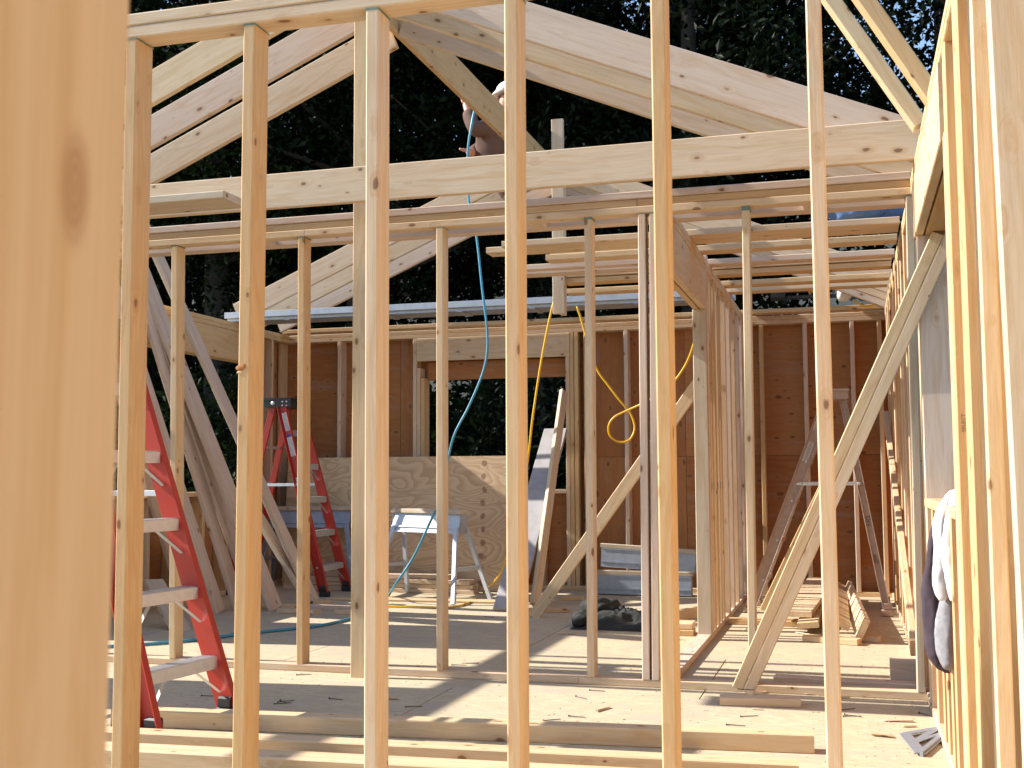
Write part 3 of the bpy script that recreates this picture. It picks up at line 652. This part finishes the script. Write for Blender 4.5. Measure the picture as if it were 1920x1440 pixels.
# boards in the hall
GH = 'boards piled in the hallway'
board('board', (-.31, 7.66, .0195), (.02, 7.55, .0195), P4, T, (0, 1, 0), 'pine', 'short cross block under the hallway board pile', GH)
board('board', (-.02, 7.74, .0195), (.145, 7.70, .0195), P4, T, (0, 1, 0), 'grey', 'small block with white end label beside the hallway pile', GH)
board('board', (-.40, 8.18, .105), (-.26, 10.25, .16), .235, T, (1, 0, 0), 'pine', 'wide flat board on the left of the hallway pile, striped by shadows', GH)
board('board', (-.10, 7.78, .10), (-.13, 10.2, .13), .140, T, (1, 0, -.5), 'pine2', 'tilted board on the right flank of the hallway pile', GH)
board('board', (.045, 7.62, .085), (-.06, 10.1, .10), .140, T, (.45, 0, 1), 'pine', 'board standing on its edge at the right of the hallway pile', GH)
board('board', (-.30, 7.95, .06), (-.30, 10.0, .06), .14, T, (1, 0, .1), 'pine2', 'lower board underneath the hallway pile', GH)
board('board', (-.86, 8.42, .0195), (-.36, 8.40, .0195), .14, T, (0, 1, 0), 'pine2', 'flat board lying crosswise left of the hallway pile', GH)
GC = 'boards stacked left of the hallway post'
for i, (x0, x1, y, lab) in enumerate(((-1.30, -1.02, 7.75, 'lower offcut in the small stack left of the hallway post'), (-1.28, -1.03, 7.80, 'upper offcut in the small stack left of the hallway post'))):
    board('board', (x0, y, .0195+i*.04), (x1, y, .0195+i*.04), .14+.05*i, T, (0, 1, 0), 'pine2', lab, GC)
board('board', (-1.33, 8.1, .03), (-1.02, 9.2, .03), P4, T, (0, 0, 1), 'pine', 'two by four on edge running back beside the hallway post', GC)
# scraps near the leaning boards
GX = 'wood scraps by the leaning boards'
for (px, py, L_, w, ang, m, lab) in ((500, 1140, .5, .09, 5, 'pine2', 'scrap board under the foot of the leaning boards'), (560, 1150, .35, .09, -8, 'pine', 'yellowish offcut right of the leaning boards'), (620, 1143, .55, .09, -6, 'pink', 'long offcut lying between the far ladder and the ridge post'), (655, 1152, .22, .06, 10, 'pine', 'small dark ended offcut by the blue hose'),
                                   (605, 1133, .16, .05, 25, 'pine2', 'splinter of wood near the far ladder foot'), (1025, 1148, .34, .09, 20, 'pine2', 'orange offcut by the foot of the knotty brace'), (1075, 1125, .2, .06, 15, 'pine', 'small pale block before the back wall'), (1515, 1310, .001, .05, 0, 'pine', '')):
    if L_ < .01: continue
    c = on(px, py, 2, .0); d = Vector((math.cos(R(ang)), math.sin(R(ang)), 0))*L_/2
    board('offcut', c-d+Vector((0, 0, .0165)), c+d+Vector((0, 0, .0165)), w, .032, (-d.y, d.x, 0), m, lab, GX, 'offcut')

# ------------------------------------------------------------------ hose and cord
def px3(seq): return [on(x, y, 1, Y) for x, y, Y in seq]
hp = px3([(890, 205, 9.25), (884, 235, 9.2), (877, 290, 9.2), (880, 385, 9.22), (893, 440, 9.2), (904, 540, 9.15), (914, 630, 9.12), (908, 690, 9.1), (880, 760, 9.08), (852, 815, 9.06), (839, 868, 9.05), (828, 930, 9.03), (806, 980, 9.02), (775, 1045, 9.03), (742, 1095, 9.05)])
e = on(727, 1118, 2, .012); hp += [Vector((e.x, e.y, .012))]
hp += [Vector((p.x, p.y, .0115)) for p in (on(700, 1145, 2, .0), on(660, 1162, 2, .0), on(600, 1176, 2, 0), on(540, 1183, 2, 0), on(470, 1190, 2, 0), on(400, 1199, 2, 0), on(330, 1207, 2, 0), on(262, 1212, 2, 0), on(180, 1217, 2, 0))]
tag(mesh_obj('air_hose', tube_mesh('air_hose', hp, .0105, M['blue_hose'])), 'blue air hose hanging from the roof and trailing left across the floor', 'hose')
yp = px3([(1052, 548, 8.55), (1040, 562, 8.5), (1030, 600, 8.5), (1018, 660, 8.5), (1008, 720, 8.5), (998, 790, 8.5), (990, 860, 8.55), (975, 950, 8.7), (955, 1030, 8.85), (938, 1075, 8.95)])
yp += [Vector((p.x, p.y, .01)) for p in (on(908, 1112, 2, .0), on(880, 1132, 2, .0), on(845, 1141, 2, 0), on(800, 1141, 2, 0), on(730, 1139, 2, 0), on(660, 1138, 2, 0))]
tag(mesh_obj('extension_cord', tube_mesh('extension_cord', yp, .0085, M['yellow_cord'])), 'yellow cord hanging from the hallway boards down to the floor by the sawhorse', 'cord')
yq = px3([(1082, 575, 8.9), (1090, 600, 8.9), (1100, 635, 8.9), (1118, 690, 8.9), (1140, 722, 8.9), (1163, 752, 8.9), (1182, 775, 8.92), (1190, 802, 8.92), (1181, 824, 8.9), (1162, 829, 8.88), (1145, 819, 8.86), (1141, 800, 8.85), (1152, 782, 8.85), (1180, 768, 8.85), (1218, 750, 8.8), (1255, 725, 8.75), (1285, 685, 8.7), (1302, 640, 8.62), (1308, 600, 8.6)])
tag(mesh_obj('extension_cord', tube_mesh('extension_cord', yq, .0085, M['yellow_cord'])), 'yellow cord tied in a hanging loop before the back wall', 'cord')
yr = px3([(1600, 562, 10.32), (1612, 570, 10.3), (1630, 574, 10.3), (1645, 566, 10.32), (1652, 558, 10.36)])
tag(mesh_obj('extension_cord', tube_mesh('extension_cord', yr, .008, M['yellow_cord'])), 'short sagging end of yellow cord at the back top of the hallway', 'cord')

# ------------------------------------------------------------------ cloth: jacket on floor, sweatshirt on the sill
def lump(name, parts, mat, parent=None, loc=(0, 0, 0), seed=1, flat=True):
    from mathutils import noise
    bm = bmesh.new()
    for (c, r, amp) in parts:
        q = bmesh.ops.create_icosphere(bm, subdivisions=4, radius=1.0)['verts']
        for v in q:
            n_ = v.co.copy(); v.co = Vector((v.co.x*r[0], v.co.y*r[1], v.co.z*r[2]))+Vector(c)
            f = noise.noise(Vector((v.co.x*9+seed, v.co.y*9, v.co.z*9)))*amp + abs(noise.noise(Vector((v.co.x*14-v.co.z*10, v.co.y*6+seed, v.co.z*16))))*amp*1.3
            v.co += n_*f
            if flat: v.co.z = max(v.co.z, .004)
    return mesh_obj(name, bm_mesh(name, bm, mat, True), Matrix.Translation(loc), parent)
jk = empty('jacket', (-1.62, 8.02, 0), 'crumpled dark work jacket lying on the floor left of the hallway post', 'jacket')
from mathutils import noise as _nz
bm = bmesh.new(); nu, nv = 70, 50; G = []
for i in range(nu+1):
    row = []
    for j in range(nv+1):
        u, v = 2*i/nu-1, 2*j/nv-1
        edge = 1+.22*_nz.noise(Vector((u*2.2, v*2.2, 4))); rr = min(1, math.hypot(u, v*1.0)/edge)
        fall = max(0, 1-rr**2.6)
        fold = 1-abs(_nz.noise(Vector((u*1.6+v*2.4, v*3.2-u, 1.7))))*1.9
        fold2 = 1-abs(_nz.noise(Vector((u*4.5-v*3, v*6+u*2, 9.1))))*2
        h = fall*(.055+.075*max(0, fold)*(1-.35*u)+.018*max(0, fold2)) + .004
        row.append(bm.verts.new((.31*u*(1+.05*fold), .20*v*(1+.05*fold2), h)))
    G.append(row)
for i in range(nu):
    for j in range(nv): bm.faces.new((G[i][j], G[i+1][j], G[i+1][j+1], G[i][j+1]))
mesh_obj('body', bm_mesh('body', bm, M['cloth_dark'], True), Matrix.Translation((-1.56, 8.02, 0)), jk)
lump('sleeve', [((-.10, .06, .11), (.13, .09, .08), .05), ((-.22, -.03, .04), (.06, .09, .055), .02)], M['cloth_dark'], jk, (-1.62, 8.02, 0), 8)

sw = empty('sweatshirt', (.24, 4.3, .95), 'white lined dark sweatshirt hung over the window sill on the right', 'sweatshirt')
def drape(name, pts, r, mat, flatx=1.0, seg=14):
    from mathutils import noise
    me = tube_mesh(name, pts, r, mat, 20, 10)
    for v in me.vertices:
        c = v.co; q = noise.noise(Vector((c.x*38, c.y*30, c.z*7)))*.011 + noise.noise(Vector((c.x*80, c.y*70, c.z*26)))*.004
        v.co += v.normal*q
    return mesh_obj(name, me, None, sw)
def dp(seq, Y): return [on(x, y, 1, Y) for x, y in seq]
prof = lambda a, b, c: (lambda t: a + (b-a)*math.sin(min(t*1.25, 1)*math.pi/2) - c*max(0, t-.8)*5)
drape('sleeve', dp([(1800, 925), (1781, 936), (1769, 958), (1763, 1000), (1762, 1060), (1766, 1105), (1772, 1122)], 4.30), prof(.018, .024, .006), M['cloth_white'])
drape('sleeve', dp([(1803, 936), (1789, 955), (1783, 990), (1782, 1040), (1787, 1090), (1796, 1122)], 4.20), prof(.018, .026, .004), M['cloth_white'])
drape('body', dp([(1795, 929), (1775, 942), (1762, 980), (1754, 1040), (1748, 1110), (1747, 1170), (1754, 1215), (1770, 1240), (1786, 1245)], 4.46), prof(.012, .036, .010), M['cloth_plum'])
drape('body', dp([(1784, 1108), (1778, 1140), (1774, 1180), (1775, 1215), (1782, 1240), (1790, 1248)], 4.34), prof(.03, .036, .012), M['cloth_grey'])
drape('hem', dp([(1768, 1120), (1761, 1160), (1760, 1195), (1768, 1225), (1782, 1243)], 4.36), prof(.010, .014, .004), M['cloth_white'])

M['torn'] = plain('torn_orange_wood', (.42, .17, .04), .8, 0, .4, 60, (.20, .07, .02), .3)
tp = on(449, 690, 1, DN)
lump('torn_knot', [((0, 0, 0), (.016, .0025, .009), .001), ((.010, .0005, .006), (.009, .0025, .009), .001)], M['torn'], nw, (tp.x+.003, DN+.0015, tp.z), 3, False)
lump('splinter', [((0, 0, 0), (.009, .0022, .004), .001)], M['pine'], nw, (tp.x, DN+.001, tp.z-.013), 5, False)

# ------------------------------------------------------------------ speed square
sq = empty('rafter_square', (.25, 5.0, 0), 'grey metal triangular rafter square lying on the floor by the right wall', 'square')
A_, B_, C_ = on(1697, 1376, 2, .012), on(1727, 1412, 2, .012), on(1790, 1360, 2, .012)
bm = bmesh.new()
def bar(a, b, w, t=.004, z=.012):
    d = (b-a); L_ = d.length; ang = math.atan2(d.y, d.x); m = (a+b)/2
    add_box(bm, L_, w, t, Matrix.Translation((m.x, m.y, z)) @ Matrix.Rotation(ang, 4, 'Z'))
m1 = A_.lerp(C_, .5); m2 = B_.lerp(C_, .45)
bar(A_, B_, .045); bar(A_, C_, .035, .0044); bar(B_, C_, .035, .0036); bar(A_.lerp(B_, .5), A_.lerp(C_, .62), .03, .0032); bar(A_.lerp(B_, .5), B_.lerp(C_, .8), .02, .0028)
mesh_obj('blade', bm_mesh('blade', bm, M['steel']), None, sq)
bm = bmesh.new(); bar(B_+Vector((.0, -.01, 0)), C_+Vector((.0, -.012, 0)), .012, .02, .010)
mesh_obj('fence', bm_mesh('fence', bm, M['steel']), None, sq)

# ------------------------------------------------------------------ nails and chips on the floor
bm = bmesh.new(); bmesh.ops.create_cone(bm, cap_ends=True, segments=6, radius1=.0022, radius2=.0018, depth=.08, matrix=Matrix.Rotation(R(90), 4, 'Y'))
bmesh.ops.create_cone(bm, cap_ends=True, segments=8, radius1=.005, radius2=.005, depth=.002, matrix=Matrix.Translation((-.04, 0, 0)) @ Matrix.Rotation(R(90), 4, 'Y'))
nail_me = bm_mesh('nail', bm, M['nail'])
spots = [(1035, 1350, 20), (1082, 1344, -20), (1090, 1308, -30), (1120, 1295, 5), (1405, 1343, 15), (1380, 1360, -8), (1590, 1330, 35), (1598, 1343, 10), (1600, 1342, -40), (530, 1319, 50), (532, 1316, -25), (536, 1315, 15), (735, 1344, 60), (776, 1325, 0), (570, 1265, 50), (850, 1162, 10), (918, 1157, 0), (860, 1247, 10), (1400, 1309, -12), (1735, 1340, -30), (630, 1311, -15), (392, 1305, 30)]
BAY = [(222, 'left of the first near stud'), (440, 'between the first and second near studs'), (690, 'between the second and third near studs'), (960, 'between the third and fourth near studs'), (1245, 'between the fourth and fifth near studs'), (1555, 'between the fifth and sixth near studs'), (2000, 'right of the sixth near stud')]
ORD = ['nearest', 'second nearest', 'third nearest', 'fourth nearest', 'fifth nearest', 'sixth nearest']
def by_place(pts):
    out = {}
    for lo, (hi, nm) in zip([0]+[b[0] for b in BAY], BAY):
        for k, p in enumerate(sorted((p for p in pts if lo <= p[0] < hi), key=lambda p: -p[1])): out[(p[0], p[1])] = (ORD[k], nm)
    return out
where = by_place(spots)
for px, py, a in spots:
    p = on(px, py, 2, .003)
    o = mesh_obj('nail', nail_me, Matrix.Translation((p.x, p.y, .004 if (px, py) not in ((1400, 1309),) else .043)) @ Matrix.Rotation(R(a+J(30)), 4, 'Z'))
    tag(o, 'dark loose nail %s, %s to the camera' % (where[(px, py)][1], where[(px, py)][0]), 'nail', 'loose nails on the floor')
chip_me = []
for k in range(4):
    bm = bmesh.new(); add_box(bm, .05+.02*k, .014+.004*(k % 2), .004, ch=0)
    for v in bm.verts: v.co += Vector((J(.008), J(.004), abs(J(.004))))
    chip_me.append(bm_mesh('chip', bm, M[('pine', 'pine2', 'pine', 'pink')[k]]))
chips = ((1683, 1352, 10, 3), (1705, 1362, 30, 1), (1518, 1302, 5, 0), (1655, 1380, -10, 1), (1421, 1299, 20, 2), (1060, 1188, 5, 3), (1128, 1184, 0, 1), (1420, 1330, 0, 0), (1370, 1372, 40, 2), (1580, 1308, 0, 0), (880, 1243, 0, 3), (440, 1186, -5, 0), (1505, 1188, -40, 3), (1480, 1382, 15, 0), (1130, 1330, 70, 2), (735, 1310, 15, 1))
where = by_place(chips)
for px, py, a, k in chips:
    p = on(px, py, 2, .003)
    o = mesh_obj('wood_chip', chip_me[k], Matrix.Translation((p.x, p.y, .0045)) @ Matrix.Rotation(R(a), 4, 'Z') @ Matrix.Scale(random.uniform(.6, 1.3), 4))
    tag(o, 'small wood chip %s, %s to the camera' % (where[(px, py)][1], where[(px, py)][0]), 'wood chip', 'wood chips on the floor')
# sawdust and grit
bm = bmesh.new()
for k in range(2600):
    x, y = random.uniform(-5.2, .28), 3.1+7.2*random.random()**1.5
    s = random.uniform(.0015, .006); mwx = Matrix.Translation((x, y, .0012)) @ Matrix.Rotation(random.random()*6.28, 4, 'Z')
    add_box(bm, s*random.uniform(1, 4), s, .002, mwx)
sd = mesh_obj('sawdust', bm_mesh('sawdust', bm, M['pine'])); sd['kind'] = 'stuff'

# ------------------------------------------------------------------ nailer and bundle on the back wall top
nl = empty('nail_gun', on(1480, 552, 1, 10.40), 'black and yellow nail gun lying on the back wall top above the hallway', 'nail gun'); nb = WM[nl.name]
bm = bmesh.new(); add_box(bm, .12, .11, .125, Matrix.Translation((-.10, 0, .01)), .03); mesh_obj('motor_housing', bm_mesh('h', bm, M['black']), nb, nl)
bm = bmesh.new(); add_box(bm, .26, .05, .045, Matrix.Translation((.08, 0, .035)), .012); mesh_obj('handle', bm_mesh('h', bm, M['black']), nb, nl)
bm = bmesh.new(); add_box(bm, .075, .07, .06, Matrix.Translation((.20, 0, .035)), .015); mesh_obj('trigger_guard', bm_mesh('h', bm, M['yellow_pl']), nb, nl)
bm = bmesh.new(); add_box(bm, .5, .04, .035, Matrix.Translation((.23, 0, -.03)), .006); mesh_obj('magazine', bm_mesh('h', bm, M['black']), nb, nl)
bn = empty('tool_bag', on(1615, 548, 1, 10.44), 'slumped grey blue bag lying on the back wall top at the right', 'bag')
lump('bag_body', [((0, 0, .02), (.13, .10, .085), .04), ((.13, 0, -.005), (.10, .08, .06), .03)], M['denim'], bn, WM[bn.name].translation, 2, False)
lump('flap', [((-.14, -.02, -.01), (.06, .07, .05), .03)], M['cloth_white'], bn, WM[bn.name].translation, 4, False)
bc = empty('bundle', on(1610, 398, 1, 7.15)+Vector((0, 0, 0)), 'blue cloth bundle lying on the boards above the hallway', 'cloth bundle')
lump('cloth', [((0, 0, .0), (.19, .12, .055), .03), ((.17, .02, -.005), (.10, .09, .05), .03)], M['denim'], bc, WM[bc.name].translation, 6, False)

# ------------------------------------------------------------------ person on the walk plank
pe = empty('person', (-2.80, 9.58, 2.5), 'person in brown shirt and white cap working up by the ridge, holding the blue hose', 'person')
def skin_body(name, verts, edges, radii, mat, root=0, sub=2):
    me = bpy.data.meshes.new(name); me.from_pydata([Vector(v) for v in verts], edges, [])
    o = bpy.data.objects.new(name, me); COL.objects.link(o); m = o.modifiers.new('skin', 'SKIN'); m.use_smooth_shade = True
    for i, r in enumerate(radii):
        sv = me.skin_vertices[0].data[i]; sv.radius = r if isinstance(r, tuple) else (r, r); sv.use_root = i == root
    s = o.modifiers.new('sub', 'SUBSURF'); s.levels = sub; s.render_levels = sub
    bpy.context.view_layer.update()
    me2 = bpy.data.meshes.new_from_object(o.evaluated_get(bpy.context.evaluated_depsgraph_get()))
    bpy.data.objects.remove(o); me2.materials.clear(); me2.materials.append(mat)
    for p in me2.polygons: p.use_smooth = True
    return mesh_obj(name, me2, None, pe)
HX, HY, HZ = on(968, 420, 1, 9.58).x, 9.58, 2.502
h1, h2 = on(872, 191, 1, 9.42), on(881, 284, 1, 9.40)
sh1, sh2 = Vector((HX-.20, HY-.17, 4.10)), Vector((HX-.14, HY+.18, 4.10))
e1, e2 = Vector((HX-.30, HY-.24, 4.02)), Vector((HX-.36, HY-.02, 3.90))
hd = Vector((HX-.06, HY-.02, 4.36))
V_ = [(HX, HY, 3.42), (HX-.06, HY, 3.62), (HX-.23, HY, 3.87), (HX-.23, HY, 4.05), (HX-.14, HY, 4.19), tuple(hd+Vector((0, 0, -.05))), tuple(hd+Vector((-.015, 0, .05))),
      tuple(sh1), tuple(e1), tuple(h1), tuple(sh2), tuple(e2), tuple(h2),
      (HX+.01, HY-.07, 3.36), (HX+.01, HY-.07, 2.98), (HX+.015, HY-.07, 2.58), (HX-.06, HY-.07, 2.53), (HX, HY+.07, 3.36), (HX, HY+.07, 2.98), (HX, HY+.07, 2.58), (HX-.07, HY+.07, 2.53)]
E_ = [(0, 1), (1, 2), (2, 3), (3, 4), (4, 5), (5, 6), (3, 7), (7, 8), (8, 9), (3, 10), (10, 11), (11, 12), (0, 13), (13, 14), (14, 15), (15, 16), (0, 17), (17, 18), (18, 19), (19, 20)]
rad = [.085, .11, .13, .12, .055, .082, .085, .065, .045, .030, .065, .045, .03, .06, .05, .042, .032, .06, .05, .042, .032]
skin_body('body', V_, E_, rad, M['skin'])
sr = [.105, .14, .185, .155, .065, .09, .085, .06, .09, .085, .06]
skin_body('shirt', [V_[0], V_[1], V_[2], V_[3], tuple(Vector(V_[3])+Vector((0, 0, .07))), tuple(sh1), tuple(e1), tuple(e1.lerp(h1, .75)), tuple(sh2), tuple(e2), tuple(e2.lerp(h2, .7))],
          [(0, 1), (1, 2), (2, 3), (3, 4), (3, 5), (5, 6), (6, 7), (3, 8), (8, 9), (9, 10)], sr, M['brown_shirt'])
skin_body('trousers', [V_[1], V_[0], V_[13], V_[14], (HX+.015, HY-.07, 2.62), V_[17], V_[18], (HX, HY+.07, 2.62)], [(0, 1), (1, 2), (2, 3), (3, 4), (1, 5), (5, 6), (6, 7)], [.11, .095, .07, .06, .055, .07, .06, .055], M['work_trousers'], 1)
for s in (-1, 1):
    bm = bmesh.new(); add_box(bm, .25, .09, .08, Matrix.Translation((HX-.04, HY+s*.07, 2.553)), .03); mesh_obj('boot', bm_mesh('boot', bm, M['cloth_dark']), None, pe)
bm = bmesh.new(); bmesh.ops.create_uvsphere(bm, u_segments=18, v_segments=10, radius=.105)
for v in list(bm.verts):
    if v.co.z < -.005: v.co.z = -.005
for v in bm.verts:
    if v.co.z <= 0 and v.co.x < -.05: v.co.x -= .075*(1-abs(v.co.y)/.11)
mesh_obj('cap', bm_mesh('cap', bm, M['cap'], True), Matrix.Translation(hd+Vector((-.01, 0, .055))) @ Matrix.Rotation(R(-8), 4, 'Y'), pe)
bm = bmesh.new(); add_box(bm, .03, .028, .045, Matrix.Translation(hd+Vector((-.095, 0, -.005))), .01); mesh_obj('nose', bm_mesh('nose', bm, M['skin'], True), None, pe)
for s in (-1, 1):
    bm = bmesh.new(); bmesh.ops.create_uvsphere(bm, u_segments=8, v_segments=6, radius=1, matrix=Matrix.Translation(hd+Vector((.01, s*.083, .0))) @ Matrix.Diagonal((.022, .010, .034, 1))); mesh_obj('ear', bm_mesh('ear', bm, M['skin'], True), None, pe)
    bm = bmesh.new(); bmesh.ops.create_uvsphere(bm, u_segments=8, v_segments=6, radius=.011, matrix=Matrix.Translation(hd+Vector((-.074, s*.035, .018)))); mesh_obj('eye', bm_mesh('eye', bm, M['black'], True), None, pe)
for hnd, el, sg in ((h1, e1, 1), (h2, e2, -1)):
    d = (hnd-el).normalized(); side = d.cross(Vector((0, 1, 0))).normalized()
    vs, es, rs = [tuple(hnd-d*.02)], [], [.032]
    vs.append(tuple(hnd+d*.06)); es.append((0, 1)); rs.append(.034)
    hand = skin_body('hand', vs, es, rs, M['skin'], 0, 1)
    for k in range(4):
        b0 = hnd+d*.08+Vector((0, (k-1.5)*.019, 0)); L_ = (.06, .072, .068, .05)[k]
        c1 = b0+d*L_*.55+side*.012*sg; c2 = c1+(d*.3+side*.8*sg).normalized()*L_*.5
        mesh_obj('finger', tube_mesh('finger', [b0-d*.02, c1, c2], .0085, M['skin'], 6, 3), Matrix(), hand)
    mesh_obj('thumb', tube_mesh('thumb', [hnd+Vector((0, -.025, 0)), hnd+d*.04+Vector((0, -.045, 0)), hnd+d*.07+side*.02*sg+Vector((0, -.04, 0))], .010, M['skin'], 6, 3), Matrix(), hand)

# ------------------------------------------------------------------ trees
def leaf_quad(bm, c, s):
    n_ = Vector((random.gauss(0, 1), random.gauss(0, 1), random.gauss(0, 1)+.6)).normalized(); u = n_.orthogonal().normalized()
    u.rotate(Quaternion(n_, random.random()*6.28)); v = n_.cross(u)
    vs = [bm.verts.new(c+u*s), bm.verts.new(c+v*s*.45+n_*s*.1), bm.verts.new(c-u*s*.8), bm.verts.new(c-v*s*.45+n_*s*.1)]
    bm.faces.new(vs)
def make_crown(seed, rx, rz, nclump, nleaf, mat, low=.0):
    random.seed(seed); bm = bmesh.new()
    for k in range(nclump):
        while True:
            p = Vector((random.uniform(-1, 1), random.uniform(-1, 1), random.uniform(-1, 1)))
            if .1 < p.length < 1: break
        w = 1-.35*max(0, p.z)
        c = Vector((p.x*rx*w, p.y*rx*w, p.z*rz)); cr = random.uniform(.4, .85)
        for i in range(nleaf):
            q = Vector((random.gauss(0, .5), random.gauss(0, .5), random.gauss(0, .38)))*cr
            leaf_quad(bm, c+q, random.uniform(.045, .095))
    return bm_mesh('crown', bm, mat)
def make_trunk(seed, h, r0, lean_=.0, limbs=9):
    random.seed(seed); bm = bmesh.new()
    def limb(p, q, ra, rb, seg=7):
        d = (q-p).normalized(); u = d.orthogonal().normalized(); v = d.cross(u); R_ = []
        for t in range(5):
            f = t/4; c = p.lerp(q, f)+Vector((math.sin(f*4+seed)*.05, math.cos(f*3+seed)*.05, 0))*f; r = ra+(rb-ra)*f
            R_.append([bm.verts.new(c+r*(math.cos(6.283*k/seg)*u+math.sin(6.283*k/seg)*v)) for k in range(seg)])
        for a, b in zip(R_, R_[1:]):
            for k in range(seg): bm.faces.new((a[k], a[(k+1) % seg], b[(k+1) % seg], b[k]))
    top = Vector((lean_*h, 0, h)); limb(Vector((0, 0, -.3)), top, r0, r0*.25, 9)
    for k in range(limbs):
        z = h*random.uniform(.3, .95); p = Vector((lean_*z, 0, z)); a = random.random()*6.28; L_ = (1.05-z/h)*3.2+.8
        limb(p, p+Vector((math.cos(a)*L_, math.sin(a)*L_, L_*random.uniform(.2, .7))), r0*.32*(1.1-z/h)+.015, .012, 5)
    return bm_mesh('trunk', bm, M['bark'], True)
crowns = [make_crown(5, 3.0, 5.6, 170, 150, M['leaf2']), make_crown(6, 3.3, 5.2, 170, 150, M['leaf']), make_crown(7, 2.7, 6.2, 170, 150, M['leaf2'])]
trunks = [make_trunk(1, 15, .20), make_trunk(2, 16.5, .26, .02), make_trunk(3, 14, .16, -.02)]
bushes = [make_crown(8, 1.9, 1.6, 80, 130, M['leaf']), make_crown(9, 2.1, 2.0, 80, 130, M['leaf2'])]
random.seed(77)
kinds = ('slender dark broadleaf tree in the woods behind the house', 'taller thick trunked broadleaf tree in the woods behind the house', 'thin leafy tree with light dappled crown in the woods behind the house')
def tree(x, y, k, s, rz, cz):
    t = empty('tree', (x, y, -.7+max(0, y-23)*.27), kinds[k], 'tree', 'trees in the woods behind the house', Matrix.Rotation(rz, 4, 'Z') @ Matrix.Scale(s, 4))
    mesh_obj('trunk', trunks[k], WM[t.name], t); mesh_obj('crown', crowns[k], WM[t.name] @ Matrix.Translation((0, 0, cz)), t)
for row, (Y, n_, x0, x1) in enumerate(((16.5, 9, -19, 5), (20.5, 10, -25, 9), (25.5, 10, -32, 12), (31, 10, -38, 15))):
    for i in range(n_):
        x = x0+(x1-x0)*(i+.5)/n_+random.uniform(-.7, .7)
        if row > 0 and -.06 < x/Y < .075: continue
        tree(x, Y+random.uniform(-1.3, 1.3), random.randrange(3), random.uniform(.92, 1.22), random.random()*6.28, random.uniform(7.6, 9.2))
for i in range(14):
    b = empty('bush', (-34+3.4*i+random.uniform(-1, 1), random.uniform(22, 24), -.6), 'distant bush on the rising ground beyond the trees', 'bush', 'bushes behind the house', Matrix.Rotation(random.random()*6, 4, 'Z') @ Matrix.Scale(1.3, 4))
    mesh_obj('foliage', bushes[i % 2], WM[b.name] @ Matrix.Translation((0, 0, 1.3)), b)
bk = ('low leafy bush among the trees behind the back wall', 'dark rounded bush among the trees behind the back wall')
for i in range(34):
    x = -24+1.9*(i % 17)+random.uniform(-.5, .5); k = i % 2
    b = empty('bush', (x, random.uniform(13.6, 15.5)+(i//17)*3.2, -.7), bk[k], 'bush', 'bushes behind the house', Matrix.Rotation(random.random()*6, 4, 'Z'))
    mesh_obj('foliage', bushes[k], WM[b.name] @ Matrix.Translation((0, 0, 1.3)), b)
